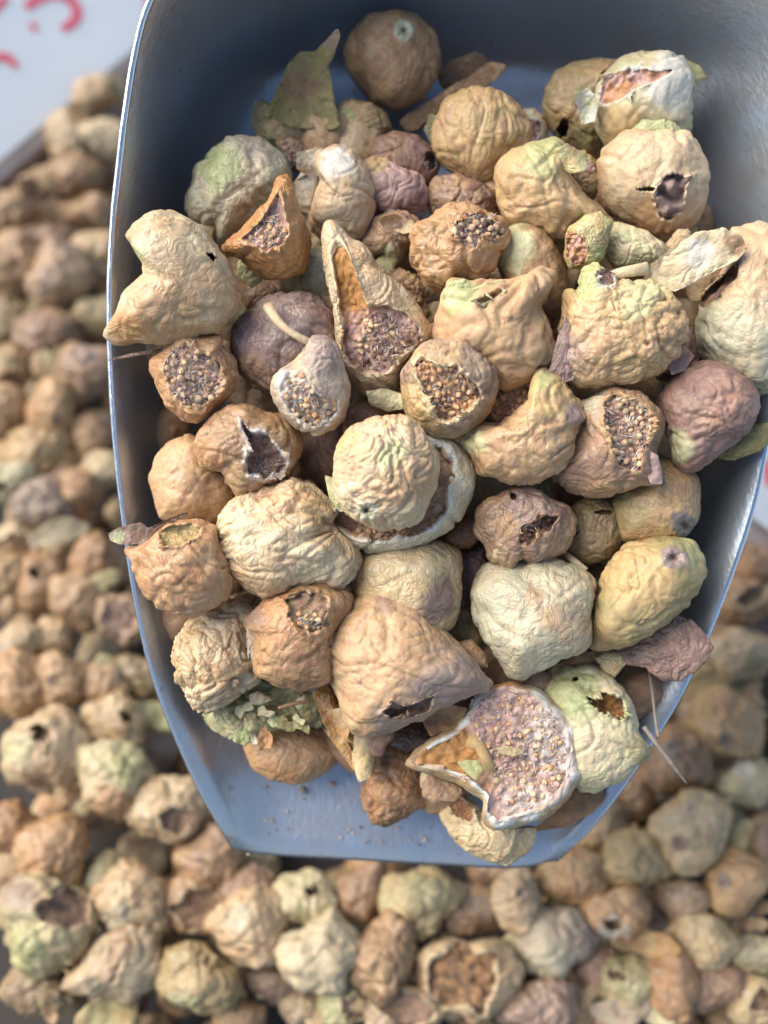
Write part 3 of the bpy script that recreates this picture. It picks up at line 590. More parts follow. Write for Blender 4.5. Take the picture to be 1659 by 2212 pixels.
# ---- upper left
H('big pale fig with a green patch against the left wall of the scoop', '1:450,1010 470,950 500,900 500,840 560,770 640,700 700,680 790,690 880,750 940,810 960,880 930,940 860,1000 820,1060 760,1100 720,1150 640,1190 600,1220 580,1120 500,1100 460,1070', 25,
  col=('cream', 'pale'), b=(.17, 1.5), lump=.09, patches=[(pt('1:600,810'), 55, 'green', .9), (pt('1:780,720'), 40, 'lilac', .5)])
H('cream fig with folded stripes and a torn white flap', '1:1095,760 1180,720 1260,730 1330,820 1360,920 1370,1010 1340,1110 1300,1190 1220,1210 1140,1190 1060,1130 1055,1080 1090,960 1120,890 1090,830', 30,
  col=('cream', 'peach'), m=(.22, 2.6), axis=(180, .2), lump=.04, patches=[(pt('1:1190,810'), 45, 'white', .7)])
H('thin cream peel flap curling left of the striped cream fig', '1:980,900 1010,850 1060,840 1095,790 1110,860 1095,920 1070,980 1065,1060 1000,1040 970,985', 26, cat='peel', name='fig_peel', dz=.3, col=('cream', 'white'), mat=LEAFY, sm=2, lump=.1, holes=[hole('1:990,890 1040,860 1060,880 1030,900', d=.3, c=('lilac', 'white'), rim='white', name='inner_skin')])
H('purple brown round fig with a dark torn hole below the long peel strip', 'D:800,330 815,300 850,285 900,295 935,320 948,360 930,395 880,410 820,395', 22, col=('purple', 'brown'), b=(.1, 1.8), holes=[hole('D:920,325 940,328 942,360 930,370 915,352', d=.5, c=('dark', 'grey'), rim='lilac', name='torn_hole')])
H('purple crumpled fig right of the striped cream fig', 'D:770,375 800,340 850,350 900,375 925,410 925,450 870,470 810,465 780,435', 25, col=('purple', 'pink'), b=(.24, 1.5), m=(.1, 2), axis=(120, .3), patches=[(pt('D:815,352'), 26, 'yellow')])
H('small dusky wrinkled fig below the round tan one', 'D:918,425 940,385 985,375 1030,390 1068,420 1065,465 1000,480 935,470', 24, col=('purple', 'tan'), b=(.22, 1.6))
H('little orange tan fig between the dusky and the yellow lobed figs', 'D:1030,400 1060,380 1090,390 1085,440 1045,455', 23, col=('peach', 'tan'), b=(.08, 1.5))
H('brown half fig with seeds showing behind the big pale fig', '1:890,700 960,670 1040,720 1090,780 1010,860 920,800', 20, col=('tan', 'purple'), b=(.1, 2), holes=[hole('1:910,700 950,700 1000,780 990,820 940,770', d=.3, c=('pulp', 'dbrown'), n=8, sr=.0006, sc=('seedd',))])
H('orange open fig with pointed tip and seeds, upper left of the heap', '1:635,1215 720,1140 800,1050 860,980 900,890 940,872 965,930 980,1000 1030,1090 1050,1160 1040,1260 1020,1340 950,1370 860,1370 780,1330 720,1270 650,1250', 37,
  col=('orange', 'amber'), b=(.12, 1.6), lump=.06, sm=2.2, holes=[hole('1:715,1180 790,1120 830,1060 868,1010 900,940 925,1000 940,1080 955,1150 925,1205 850,1240 780,1222', d=.55, c=('pulp', 'pink'), rim='peach', n=44, rw=.12, sp=P('1:740,1180 800,1120 860,1050 920,1090 945,1150 910,1200 840,1230'), sc=('seed', 'seedd', 'seedo'))], patches=[(pt('1:1000,1250'), 45, 'amber')])
H('large cream and brown fig folded in two that overhangs the left rim', '3:150,190 200,120 270,80 350,70 430,90 520,150 590,230 640,310 680,420 690,500 650,590 590,640 500,650 430,690 340,710 220,700 110,710 40,660 60,610 130,520 200,420 250,370 240,310 195,250', 43,
  crease=.02, col=('cream', 'tan'), b=(.14, 1.7), lump=.07, sm=1.6, dz=.8, center=pt('3:420,420'), patches=[(pt('3:360,560'), 80, 'tan', .8), (pt('3:130,650'), 50, 'amber', .6), (pt('3:210,240'), 30, 'paleg', .8)],
  holes=[hole('3:540,265 575,262 592,290 580,305 560,287', d=.35, c=('dark', 'dark'), rim='tan', name='small_hole', sm=.5)])
H('plain pale fig half hidden left of the torn teardrop fig', '3:1030,300 1070,240 1130,230 1190,330 1200,460 1150,540 1050,500 1020,420', 26, crease=.02, col=('cream', 'paleg'), b=(.06, 1.6))
f19 = H('dusky fig ending in pale tails under a broken white stem', '3:1310,190 1370,90 1450,60 1540,60 1610,120 1580,220 1520,250 1490,330 1440,320 1410,260 1350,290 1290,240', 27, col=('purple', 'tan'), m=(.2, 2.6), axis=(-80, .3), patches=[(pt('3:1450,280'), 30, 'paleg')])
tube('stem', [at(*pt('3:1370,30'), .2285), at(*pt('3:1440,52'), .2245), at(*pt('3:1510,80'), .2230)], [.0009, .0007, .0006], 'cream', f19)
H('orange knobbly fig broken open on a patch of seeds', '2:50,935 70,870 160,840 200,800 290,780 380,800 450,850 490,900 480,960 430,1010 420,1060 360,1120 300,1100 250,1110 200,1160 120,1140 60,1040', 36,
  col=('orange', 'tan'), b=(.24, 1.5), lump=.08, sm=2, holes=[hole('2:235,920 240,850 290,820 370,820 440,850 485,905 430,940 370,930 340,985 290,965', d=.3, c=('pulp', 'lilac'), rim='orange', n=26, rf=4, r=.1, jag=.12)])
H('half green half brown smooth fig right of the knobbly orange one', '2:425,950 490,890 550,850 620,870 690,950 740,1060 750,1150 730,1250 700,1330 600,1330 500,1220 450,1080', 30, crease=.02, col=('tan', 'brown'), b=(.05, 1.6), patches=[(pt('2:500,960'), 60, 'paleg', .9)])
f22 = H('torn teardrop fig standing open with amber wall and purple seedy pulp', '3:1130,110 1160,95 1250,190 1310,220 1420,350 1540,470 1630,590 1659,640 1650,700 1560,760 1500,830 1490,930 1440,975 1340,970 1300,920 1220,850 1190,780 1180,600 1160,450 1130,270', 37, lvl=7,
  col=('cream', 'peach'), b=(.06, 2), lump=.05, sm=1.6, dz=.62, holes=[hole('3:1180,200 1260,240 1290,330 1310,460 1340,520 1440,515 1530,560 1610,640 1625,690 1540,750 1480,830 1420,890 1310,880 1250,820 1215,770 1205,600 1190,440 1165,280', d=.62, c=('pulp', 'pink'), rim='cream', rw=.06, jag=.07, n=60, sr=.00066,
  sp=P('3:1300,640 1340,560 1450,560 1590,650 1500,780 1400,850 1290,820'), pp=[(pt('3:1230,370'), 110, 'amber', 1)], sc=('seed', 'purple', 'seedd'))])
H('peach fig with gathered folds and a torn green top', '4:165,340 190,250 190,170 230,110 330,130 480,110 560,90 620,55 690,95 640,180 620,240 660,330 700,420 690,480 640,530 560,570 470,600 420,560 350,480 250,430 180,400', 38,
  col=('peach', 'tan'), m=(.26, 2.6), axis=(62, .25), lump=.06, sm=1.8, patches=[(pt('4:270,190'), 42, 'green', .85), (pt('4:210,170'), 30, 'paleg')], holes=[hole('4:345,200 400,175 450,150 470,165 420,200 360,225', d=.3, c=('cream', 'orange'), rim='paleg', name='tear', jag=.15)])
f24 = H('biggest wrinkled yellow fig with a green neck and white torn hole, right of centre', '4:745,150 800,160 830,60 900,20 960,60 930,120 1000,112 1130,115 1200,160 1260,220 1300,290 1300,370 1260,440 1180,520 1050,570 920,590 800,600 700,560 660,530 690,430 720,330 730,230', 41, lvl=7,
  col=('yellow', 'peach'), b=(.2, 2.1), m=(.05, 3), axis=(-130, .4), lump=.04, sm=1.8, dz=.8, patches=[(pt('4:860,110'), 50, 'green', .9), (pt('4:740,440'), 60, 'lilac', .75), (pt('4:1080,170'), 60, 'paleg', .6)],
  holes=[hole('4:890,75 935,50 965,75 965,130 930,140 900,125', d=.28, c=('pink', 'pulp'), rim='white', rw=.25, rk=1, name='torn_hole')], eye=[(pt('4:1115,395'), 13, 'peach')], center=pt('4:1000,350'))
H('big pale peel flap bent over beside the right edge', '2:1090,1125 1120,1050 1200,990 1330,910 1450,880 1540,920 1565,980 1520,1030 1400,1090 1300,1140 1240,1172 1180,1155', 46, cat='peel', name='fig_peel', dz=.07, col=('cream', 'cream'), bend=[(117, .12), (27, -.03)], m=(.22, 4.5), axis=(27, .1), mat=LEAFY, sm=.4, lump=.10, patches=[(pt('2:1515,950'), 30, 'brown'), (pt('2:1350,1010'), 40, 'white', .6)])
tube('straw', [at(*pt('2:962,1095'), .2080), at(*pt('2:1040,1078'), .2070), at(*pt('2:1115,1066'), .2080)], [.0010, .0011, .0014], 'cream', None, 'short flat cream straw pointing from the big wrinkled fig to the bent flap', 'straw', flat=.5)
H('large pale rough fig cut by the right edge of the picture', '4:1340,290 1380,180 1440,110 1490,10 1470,-110 1550,-130 1659,-120 1760,-50 1830,150 1830,400 1760,560 1659,632 1560,610 1480,560 1400,480 1350,400', 36,
  holes=[hole('4:1330,215 1390,140 1480,60 1540,10 1525,95 1450,165 1365,240', d=.45, c=('brown', 'purple'), rim='lilac', name='torn_hole')], col=('pale', 'cream'), b=(.09, 2.4), lump=.05, patches=[(pt('4:1580,20'), 110, 'peach', .8), (pt('4:1420,350'), 70, 'pale', .8)])
H('cream folded fig between the peach fig and the bent flap', '2:930,910 970,860 1050,880 1120,910 1190,960 1210,1020 1120,1060 1040,1070 960,1060 925,990', 33, col=('cream', 'paleg'), m=(.2, 2.6), axis=(-60, .2))
H('small pale knob behind the bent flap', '2:1190,975 1250,890 1300,890 1315,940 1260,1000 1200,1010', 34, cat='fig piece', name='fig_piece', col=('cream', 'tan'), dz=.7, b=(.1, 2))
# ---- middle
f28 = H('purplish fig gathered round a long bent stem', '3:668,690 690,620 760,550 830,500 900,470 1000,460 1080,480 1150,560 1190,650 1200,720 1150,820 1050,920 950,960 870,960 780,910 700,840 680,760', 31,
  col=('purple', 'lilac'), m=(.2, 3.6), axis=(120, 1.1), lump=.05, patches=[(pt('3:830,620'), 26, 'dpurple', .6), (pt('3:760,880'), 50, 'tan', .5)])
tube('stem', [at(*pt('3:850,530'), .2085), at(*pt('3:905,605'), .2045), at(*pt('3:980,665'), .2035), at(*pt('3:1080,712'), .2045)], [.0012, .0009, .0007, .0008], 'straw', f28)
H('orange ringed fig packed with round seeds at the left wall', '3:265,840 270,790 330,750 390,660 470,645 500,670 560,660 610,655 635,680 620,710 680,780 705,860 690,930 640,990 560,1060 500,1100 430,1090 360,1030 310,940 290,890', 38, lvl=7,
  col=('orange', 'peach'), b=(.10, 1.8), lump=.04, sm=2, holes=[hole('3:338,820 370,735 440,695 500,740 560,775 610,800 640,880 628,930 570,990 500,1032 440,1020 380,960 345,890', d=.6, c=('pulp', 'pink'), rim='peach', rw=.07, n=62, sr=.00078, jag=.04, sc=('seed', 'seed', 'straw'))])
f30 = H('small halved fig with cream rim and a flap over its seeds', '3:868,900 920,840 980,800 1020,750 1070,690 1140,680 1190,730 1210,800 1240,900 1245,990 1220,1080 1160,1130 1080,1152 1000,1120 930,1060 888,990', 43,
  col=('cream', 'lilac'), b=(.06, 2), m=(.12, 2.2), axis=(70, .3), lump=.04, sm=2.2, patches=[(pt('3:1120,790'), 50, 'lilac', .7)], holes=[hole('3:905,910 955,850 1015,838 1060,920 1110,970 1195,990 1200,1040 1150,1092 1080,1125 1000,1085 950,1030 925,960', d=.35, c=('pulp', 'white'), rim='white', rw=.1, n=42, sr=.0007, sc=('seedo', 'straw', 'seed'))])
f31 = H('rough brown fig with a large dark torn hole', '5:413,130 440,60 500,0 560,-40 640,-50 720,-10 780,0 850,50 880,110 880,180 840,240 790,290 730,330 660,355 600,355 560,300 530,240 470,240 430,190', 37,
  col=('tan', 'brown'), b=(.10, 2.6), lump=.05, sm=2, patches=[(pt('5:440,150'), 50, 'orange', .5)], holes=[hole('5:617,15 655,70 740,80 800,170 842,212 800,255 720,282 655,262 630,220 650,150 628,80', d=.55, c=('purple', 'pulp'), rim='white', rw=.12, jag=.12, n=16, sp=P('5:680,220 780,200 800,240 720,270 670,250'), sc=('seedd', 'purple'), name='torn_hole', sm=.6)])
H('smooth orange tan fig low at the left wall', '5:216,270 240,180 300,120 380,85 430,100 520,200 580,260 610,340 600,410 540,460 480,490 380,490 300,475 255,450 235,370', 28, crease=.02, col=('peach', 'tan'), b=(.06, 1.5), lump=.07, patches=[(pt('5:500,330'), 40, 'brown', .5)])
H('dusky brown fig in shade left of the pale warty one', '5:880,180 920,80 1000,20 1060,30 1090,150 1070,270 1000,330 930,280 890,230', 26, col=('brown', 'purple'), b=(.08, 2.2))
H('brown curved shell behind the small halved fig', 'D:745,885 790,865 830,880 850,910 810,935 760,965', 28, cat='fig piece', name='fig_piece', col=('brown', 'purple'), b=(.06, 2))
f34 = H('yellow green cup shaped fig filled with orange seeds', '4:0,560 10,510 60,440 100,390 180,370 290,370 370,430 430,500 445,570 420,660 390,720 330,790 240,830 150,820 80,780 30,720 10,640', 40, lvl=7,
  col=('yellow', 'purple'), b=(.07, 2), m=(.12, 2.4), axis=(-60, .2), lump=.05, sm=2, patches=[(pt('4:70,680'), 70, 'yellow', .8), (pt('4:360,440'), 60, 'lilac', .6)], holes=[hole('4:60,480 110,465 170,490 260,495 300,545 350,580 370,625 330,690 240,745 165,745 135,690 100,610', d=.75, c=('pulp', 'orange'), rim='cream', rw=.09, n=52, sr=.0007, jag=.08, sc=('seedo', 'seedo', 'seed'))])
H('half hidden shell with orange seeds behind the green topped fig', '4:370,740 410,640 500,570 570,520 630,530 625,620 550,710 440,775', 33, col=('yellow', 'tan'), dz=.6, holes=[hole('4:395,725 440,645 520,600 600,560 605,620 530,695 450,755', d=.4, c=('pulp', 'orange'), rim='yellow', n=16, sc=('seedo',))])
H('bumpy peach fig with a green pointed top and grey tip', '4:283,840 310,790 380,760 450,760 530,700 590,650 605,540 640,512 720,560 780,640 820,700 832,730 790,775 780,850 760,920 700,980 600,1012 500,1020 420,980 370,980 330,900', 39,
  col=('peach', 'tan'), b=(.2, 1.7), m=(.1, 2.6), axis=(25, .4), lump=.07, sm=1.6, patches=[(pt('4:670,620'), 62, 'yellow', .9), (pt('4:640,560'), 26, 'green', .7), (pt('4:320,830'), 34, 'paleg', .8), (pt('4:790,710'), 26, 'lilac', .9)])
f36 = H('purplish brown fig with a wide opening of grey tan seeds', '4:690,1000 720,920 770,830 810,730 800,660 870,620 950,590 1010,585 1100,620 1170,690 1190,740 1190,800 1160,880 1170,960 1182,1028 1120,1030 1000,1050 940,1085 860,1080 760,1050', 36, lvl=7,
  col=('tan', 'purple'), b=(.12, 2), lump=.06, sm=1.6, patches=[(pt('4:860,640'), 36, 'pale', .8)], holes=[hole('4:912,665 960,618 1030,635 1120,685 1148,740 1130,830 1090,890 1085,975 1030,975 970,920 940,840 920,750', d=.6, c=('pulp', 'purple'), rim='tan', rw=.08, n=70, sr=.00076, sc=('seedd', 'seed', 'straw'), jag=.05)])
H('purple brown crumpled fig touching the right rim', '4:1165,660 1210,590 1280,520 1380,485 1470,500 1550,550 1600,620 1605,700 1570,780 1500,840 1400,900 1340,950 1280,962 1240,930 1215,830 1205,790 1180,740', 37,
  col=('purple', 'pulp'), b=(.1, 2.2), m=(.18, 3), axis=(20, .3), lump=.05, patches=[(pt('4:1240,860'), 44, 'paleg', .75)])
H('olive green scrap poking over the right rim', '4:1370,900 1500,840 1580,765 1659,755 1720,790 1620,880 1500,920', 36, cat='fig piece', name='fig_piece', dz=.4, col=('olive', 'leaf'), b=(.15, 2), mat=LEAFY, sm=2)
H('pale round warty fig sitting in a white rimmed husk', '5:1055,220 1060,150 1110,60 1180,20 1280,10 1370,20 1440,90 1500,170 1512,230 1490,310 1460,370 1430,460 1340,500 1260,502 1180,480 1110,430 1060,370 1050,290', 45, lvl=7,
  col=('cream', 'peach'), b=(.15, 3.0), lump=.04, patches=[(pt('5:1300,170'), 36, 'paleg', .8), (pt('5:1080,110'), 40, 'yellow', .6), (pt('5:1380,300'), 60, 'peach', .5)], eye=[(pt('5:1183,425'), 24, 'pale')])
H('light green sliver left of the pale warty fig', '5:993,265 1040,280 1060,330 1110,430 1060,430 1015,370', 41, cat='peel', name='fig_peel', dz=.3, col=('green', 'paleg'), mat=LEAFY, sm=2)
f39 = H('wide cream husk with a torn white rim cradling the warty fig', '5:958,460 990,430 1040,420 1100,300 1250,100 1450,60 1540,80 1600,120 1645,200 1675,270 1662,350 1620,450 1540,530 1450,580 1330,610 1200,617 1100,600 1010,540', 34, lvl=7,
  col=('cream', 'pale'), b=(.03, 2), lump=.04, sm=1.8, dz=.7, holes=[hole('5:985,462 1040,440 1110,320 1250,150 1420,100 1540,130 1590,190 1590,280 1545,320 1555,430 1490,495 1390,553 1250,575 1140,565 1050,528', d=.95, c=('tan', 'pulp'), rim='white', rw=.04, rk=.7, jag=.04, lip=.02, rf=6, name='inner_skin', n=16, sp=P('5:1120,520 1200,500 1380,520 1300,560 1180,560'), sc=('seedo', 'seedd'))])
f40 = H('dusky fig torn open in two places with a pale stem across it', '6:382,180 390,80 450,20 520,-20 600,-40 700,-20 780,30 830,60 848,130 840,200 790,270 700,330 640,320 590,310 560,360 505,367 440,320 425,260', 32,
  col=('tan', 'purple'), b=(.16, 1.7), lump=.08, sm=1.8, patches=[(pt('6:640,40'), 60, 'lilac', .6)], holes=[hole('6:590,155 650,130 720,90 790,95 735,170 690,190 620,255 585,220', d=.45, c=('dark', 'pulp'), rim='tan', n=12, sc=('seedo', 'pulp'), sr=.0008, jag=.15, name='torn_hole'), hole('6:545,-15 580,-5 572,25 545,12', d=.3, c=('dark', 'dark'), rim='lilac', name='small_hole')])
tube('stem', [at(*pt('6:545,95'), .2135), at(*pt('6:520,170'), .2105), at(*pt('6:495,240'), .2100), at(*pt('6:478,300'), .2115)], [.0008, .0008, .0009, .0011], 'straw', f40)
H('small dark olive fig squeezed between its neighbours under the seeded one', '6:800,200 830,110 870,30 960,5 1040,30 1090,100 1102,180 1080,260 1020,312 930,335 860,300 800,250', 25, col=('olive', 'brown'), b=(.18, 1.8), holes=[hole('6:845,175 870,165 880,185 855,195', d=.3, c=('dark', 'dark'), rim='olive', name='small_hole'), hole('6:950,80 1000,65 1055,75 1050,90 990,95', d=.2, c=('dbrown', 'dark'), rim='tan', name='slit')])
H('smooth ochre fig with a grey eye beside the right wall', '4:965,1110 1000,1050 1100,1030 1150,900 1240,940 1330,980 1347,1080 1340,1190 1300,1250 1200,1292 1080,1285 1000,1275 975,1200', 29, crease=.02, col=('yellow', 'tan'), b=(.06, 1.7), lump=.05, patches=[(pt('4:1010,1150'), 50, 'olive', .6), (pt('4:1240,1010'), 60, 'brown', .5)], eye=[(pt('6:1405,148'), 26, 'grey', 0, 1.5, -45 + 90)])
H('peach cup fig with pleated side and yellow inside at the left rim', '5:103,605 170,580 240,530 290,490 370,475 440,485 510,510 532,580 545,650 580,730 560,800 480,860 400,892 330,890 250,860 190,800 150,720 130,650', 39,
  col=('peach', 'orange'), m=(.17, 3.6), axis=(150, .3), lump=.04, sm=1.8, holes=[hole('5:243,525 300,490 390,485 445,505 420,548 345,588 270,592', d=.3, c=('olive', 'yellow'), rim='peach', rf=3, r=.04, name='inner_skin')])
f44 = H('grey brown dry leaf bit lying over the left rim', '5:18,530 60,505 120,488 165,480 200,505 225,495 300,460 375,426 382,440 310,482 230,525 190,572 130,578 70,578 28,562', 43, cat='leaf', name='dry_leaf', dz=.14, col=('lilac', 'brown'), sm=1, mat=LEAFY, bend=[(90, .3)], lump=.08, center=pt('5:170,525'), patches=[(pt('5:60,545'), 18, 'paleg')])
H('big cream fig with long wavy folds, left of centre', '5:530,560 540,460 580,390 650,350 740,340 800,300 850,288 920,310 990,380 1040,430 1010,480 1060,540 1115,600 1142,650 1120,730 1050,770 960,750 880,775 790,802 720,812 640,770 580,700 540,640', 35, lvl=7,
  col=('cream', 'peach'), m=(.24, 3.2), axis=(12, .25), lump=.05, sm=2, patches=[(pt('5:560,500'), 80, 'cream', .7), (pt('5:960,420'), 40, 'olive', .4)])
H('smooth yellow fig with a purple scar below the white rimmed husk', '5:1118,770 1125,690 1170,610 1280,570 1400,570 1500,570 1590,620 1605,690 1608,800 1600,870 1560,950 1480,990 1300,970 1150,870', 28, crease=.02, col=('yellow', 'cream'), b=(.04, 1.6), lump=.05, patches=[(pt('5:1510,820'), 48, 'purple', .85)])
H('large pale stone coloured fig right of the purple scarred one', '6:363,480 400,400 440,345 560,325 680,310 800,330 900,380 952,430 947,520 937,600 930,720 870,770 780,800 690,850 610,882 555,882 490,800 430,720 388,620', 29,
  crease=.02, col=('pale', 'cream'), b=(.11, 1.6), lump=.06, patches=[(pt('6:650,500'), 26, 'peach', .7), (pt('6:740,600'), 34, 'orange', .5), (pt('6:880,650'), 60, 'peach', .5), (pt('6:420,560'), 60, 'pale', .8)])
H('yellow green pear shaped fig with a round grey eye near the right rim', '6:940,705 950,620 985,480 1000,400 1060,310 1130,250 1250,225 1360,205 1440,230 1495,300 1500,390 1470,445 1400,540 1320,610 1200,690 1140,740 1060,742 968,758', 32,
  col=('yellow', 'olive'), b=(.12, 2.2), lump=.04, patches=[(pt('6:1180,420'), 80, 'yellow', .8), (pt('6:980,720'), 40, 'brown', .6), (pt('6:1430,270'), 40, 'green', .5)], eye=[(pt('6:1350,305'), 30, 'lilac', 0, .85, -20)])
H('dark purple crumpled peel hanging over the right rim', '6:1080,775 1180,720 1260,630 1350,580 1430,605 1500,665 1550,745 1515,820 1430,880 1380,917 1300,912 1230,872 1210,845 1120,835', 28, cat='peel', name='fig_peel', dz=.3, col=('dpurple', 'pulp'), m=(.2, 3), axis=(-15, .3), b=(.12, 2.5), sm=1.6, tilt=(.05, 0))
# ---- front
H('brainy wrinkled tan fig low at the left', '5:315,1080 330,1010 390,920 470,865 560,835 640,800 710,820 710,880 680,920 680,1050 700,1110 690,1180 640,1225 560,1285 470,1335 400,1305 375,1220 340,1180', 27, lvl=7,
  col=('tan', 'cream'), b=(.30, 2.0), lump=.05)
H('orange brown fig with a crumbled open top', '5:638,920 680,870 780,780 880,738 960,732 1040,760 1112,790 1118,840 1060,920 1040,1010 1030,1100 1000,1190 950,1212 870,1228 780,1200 700,1150 668,1080 678,1000 650,970', 33,
  col=('orange', 'tan'), b=(.14, 1.7), lump=.07, patches=[(pt('5:860,1150'), 60, 'brown', .5), (pt('5:680,900'), 30, 'lilac', .6)], holes=[hole('5:818,830 890,790 980,800 1015,840 995,900 1022,950 960,972 880,972 830,900', d=.35, c=('olive', 'pulp'), rim='tan', n=16, jag=.15, rf=4, r=.12, sc=('seedo', 'seedo', 'seed'), sp=P('5:870,890 960,890 1000,950 930,970 870,950'))])
H('large smooth tan fig with a pointed grey neck at the front of the heap', 'D:695,1400 705,1360 745,1310 790,1275 830,1266 870,1275 905,1300 945,1345 985,1385 1030,1430 1074,1475 1060,1497 1000,1515 950,1540 920,1560 860,1577 790,1592 760,1577 735,1530 715,1470', 31, lvl=7,
  crease=.02, col=('peach', 'tan'), m=(.10, 3.4), axis=(-16, .2), b=(.03, 2.2), lump=.06, sm=1.8, dz=.8, patches=[(pt('D:1000,1470'), 95, 'lilac', .8), (pt('D:880,1570'), 100, 'lilac', .6), (pt('D:835,1300'), 30, 'purple', .6)],
  holes=[hole('D:833,1532 850,1511 880,1523 932,1503 926,1532 890,1547 845,1549', d=.26, c=('lilac', 'brown'), rim='lilac', name='torn_hole', jag=.18, sm=.6)], eye=[(pt('D:706,1398'), 13, 'pale')])
H('crumpled green peel debris under the brainy fig', '7:128,290 150,255 230,240 320,140 420,150 500,160 570,210 600,300 590,340 500,345 420,345 330,385 300,407 220,372 150,332', 19, cat='peel', name='fig_peel', dz=.35, col=('olive', 'paleg'), b=(.35, 2.2), mat=LEAFY, sm=1.5, lump=.12)
for k, (pp, cl, lb) in enumerate([('7:340,378 372,320 402,370 400,412 350,422', 'orange', 'orange torn flake on top of the smooth orange fig'), ('7:258,340 300,328 313,380 300,407 258,392', 'green', 'light green flake at the end of the crumpled debris'),
        ('7:350,280 380,262 430,300 440,330 400,335', 'paleg', 'pale yellow flake in the crumpled debris'), ('7:435,300 470,280 500,330 470,350 440,345', 'olive', 'olive flake right of the pale yellow flake'), ('7:310,345 335,350 345,400 325,400', 'pale', 'white sliver left of the orange flake')]):
    H(lb, pp, 24 if k else 25, cat='flake', name='peel_flake', dz=.18, col=(cl, cl), bend=[(40 * k, .5)], mat=LEAFY, sm=1, lvl=5, lump=.15)
H('smooth plump orange fig on the floor of the scoop at the lower left', '7:298,410 320,370 420,320 520,310 610,320 655,400 668,440 620,492 560,532 480,547 400,532 338,492', 10, crease=.02, col=('orange', 'tan'), m=(.04, 3), axis=(80, .2), lump=.04)
H('yellow ragged peel curling under the big necked fig', '7:580,320 640,360 690,365 745,400 790,440 806,480 782,522 738,532 690,470 640,400', 21, cat='peel', name='fig_peel', dz=.35, col=('amber', 'yellow'), b=(.3, 2.4), mat=LEAFY, sm=1.4, holes=[hole('7:690,390 740,410 770,440 760,490 720,450', d=.35, c=('dbrown', 'amber'), rim='yellow', name='inner_skin')])
H('amber lump between the debris and the big necked fig', '7:555,200 620,170 670,270 700,340 660,355 600,320 575,260', 23, cat='fig piece', name='fig_piece', col=('tan', 'amber'), b=(.2, 2))
H('dark brown shrivelled fig hanging down over the bare scoop floor', '7:742,600 758,540 790,450 820,380 900,370 955,440 985,560 972,630 905,682 842,712 790,702 750,645', 12, col=('dbrown', 'orange'), m=(.26, 2.6), axis=(100, .2), b=(.08, 2), lump=.1)
H('brown shrivelled scrap in shade between the necked fig and the open half', '7:800,420 830,360 900,320 1000,320 1040,380 960,430 860,460', 13, cat='fig piece', name='fig_piece', col=('dbrown', 'dpurple'), b=(.2, 2))
f57 = H('wide open half fig full of pink pulp and seeds at the front right', '7:903,480 950,420 1020,365 1100,325 1150,270 1180,200 1260,158 1330,158 1430,188 1520,255 1582,350 1578,430 1592,530 1540,612 1450,682 1350,722 1250,737 1200,690 1210,620 1100,550 1020,510 960,498', 26, lvl=7,
  col=('pale', 'amber'), b=(.05, 2), lump=.04, sm=1.6, dz=.5, tilt=(-.12, .05), center=pt('7:1290,440'), holes=[hole('7:930,475 1020,402 1110,352 1165,270 1200,200 1300,178 1410,198 1495,265 1557,350 1562,430 1570,530 1505,605 1405,672 1275,712 1222,668 1235,600 1150,535 1040,490', d=.36, flat=.5, c=('pink', 'pink'), fl=.4, rim='white', rw=.05, rk=1, lip=.02, jag=.03, rf=6, r=.06, n=110, sr=.00066, nf=5, sc=('seedo', 'seed', 'pink', 'seed'),
  sp=P('7:1190,240 1300,190 1400,215 1500,300 1540,400 1540,540 1480,610 1380,670 1260,690 1250,560 1180,400 1170,300'), pp=[(pt('7:1060,430'), 95, 'amber', .95), (pt('7:1150,560'), 60, 'amber', .6), (pt('7:1290,400'), 60, 'pulp', .3), (pt('7:1500,380'), 90, 'white', .6), (pt('7:1380,650'), 70, 'white', .5)])])
tube('stem', [at(*pt('7:1165,388'), .2135), at(*pt('7:1195,405'), .2122), at(*pt('7:1225,470'), .2120), at(*pt('7:1255,540'), .2150)], [.0019, .0013, .0012, .0016], 'yellow', f57)
H('olive green flake caught inside the open half fig', '7:1108,468 1150,458 1192,462 1212,500 1182,542 1135,502', 34, cat='flake', name='peel_flake', dz=.12, col=('green', 'olive'), mat=LEAFY, sm=1, lvl=5)
H('tiny brown leaf scale on the pulp of the open half fig', '7:1255,412 1310,405 1372,428 1330,446 1280,438', 32, cat='flake', name='peel_flake', dz=.15, col=('straw', 'olive'), mat=LEAFY, sm=1, lvl=5)
H('pale green torn fig leaning over the front right rim', '6:680,960 740,880 830,845 930,838 1020,880 1090,960 1150,1040 1172,1120 1168,1165 1232,1230 1222,1282 1130,1342 1070,1392 980,1432 890,1440 800,1380 760,1200 730,1060', 22,
  col=('paleg', 'cream'), m=(.12, 2.6), axis=(150, .3), b=(.08, 1.8), lump=.07, sm=1.8, dz=.7, patches=[(pt('6:860,980'), 60, 'green', .8), (pt('6:1000,1250'), 80, 'cream', .7), (pt('6:1180,1250'), 36, 'olive', .6)],
  holes=[hole('6:918,990 960,995 1010,1055 1060,1078 1110,1060 1132,1090 1100,1112 1040,1092 980,1062 930,1022', d=.4, c=('dark', 'amber'), rim='paleg', name='torn_hole', jag=.15), hole('6:848,900 870,891 885,903 866,917 850,914', d=.3, c=('dark', 'dark'), rim='green', name='small_hole')])
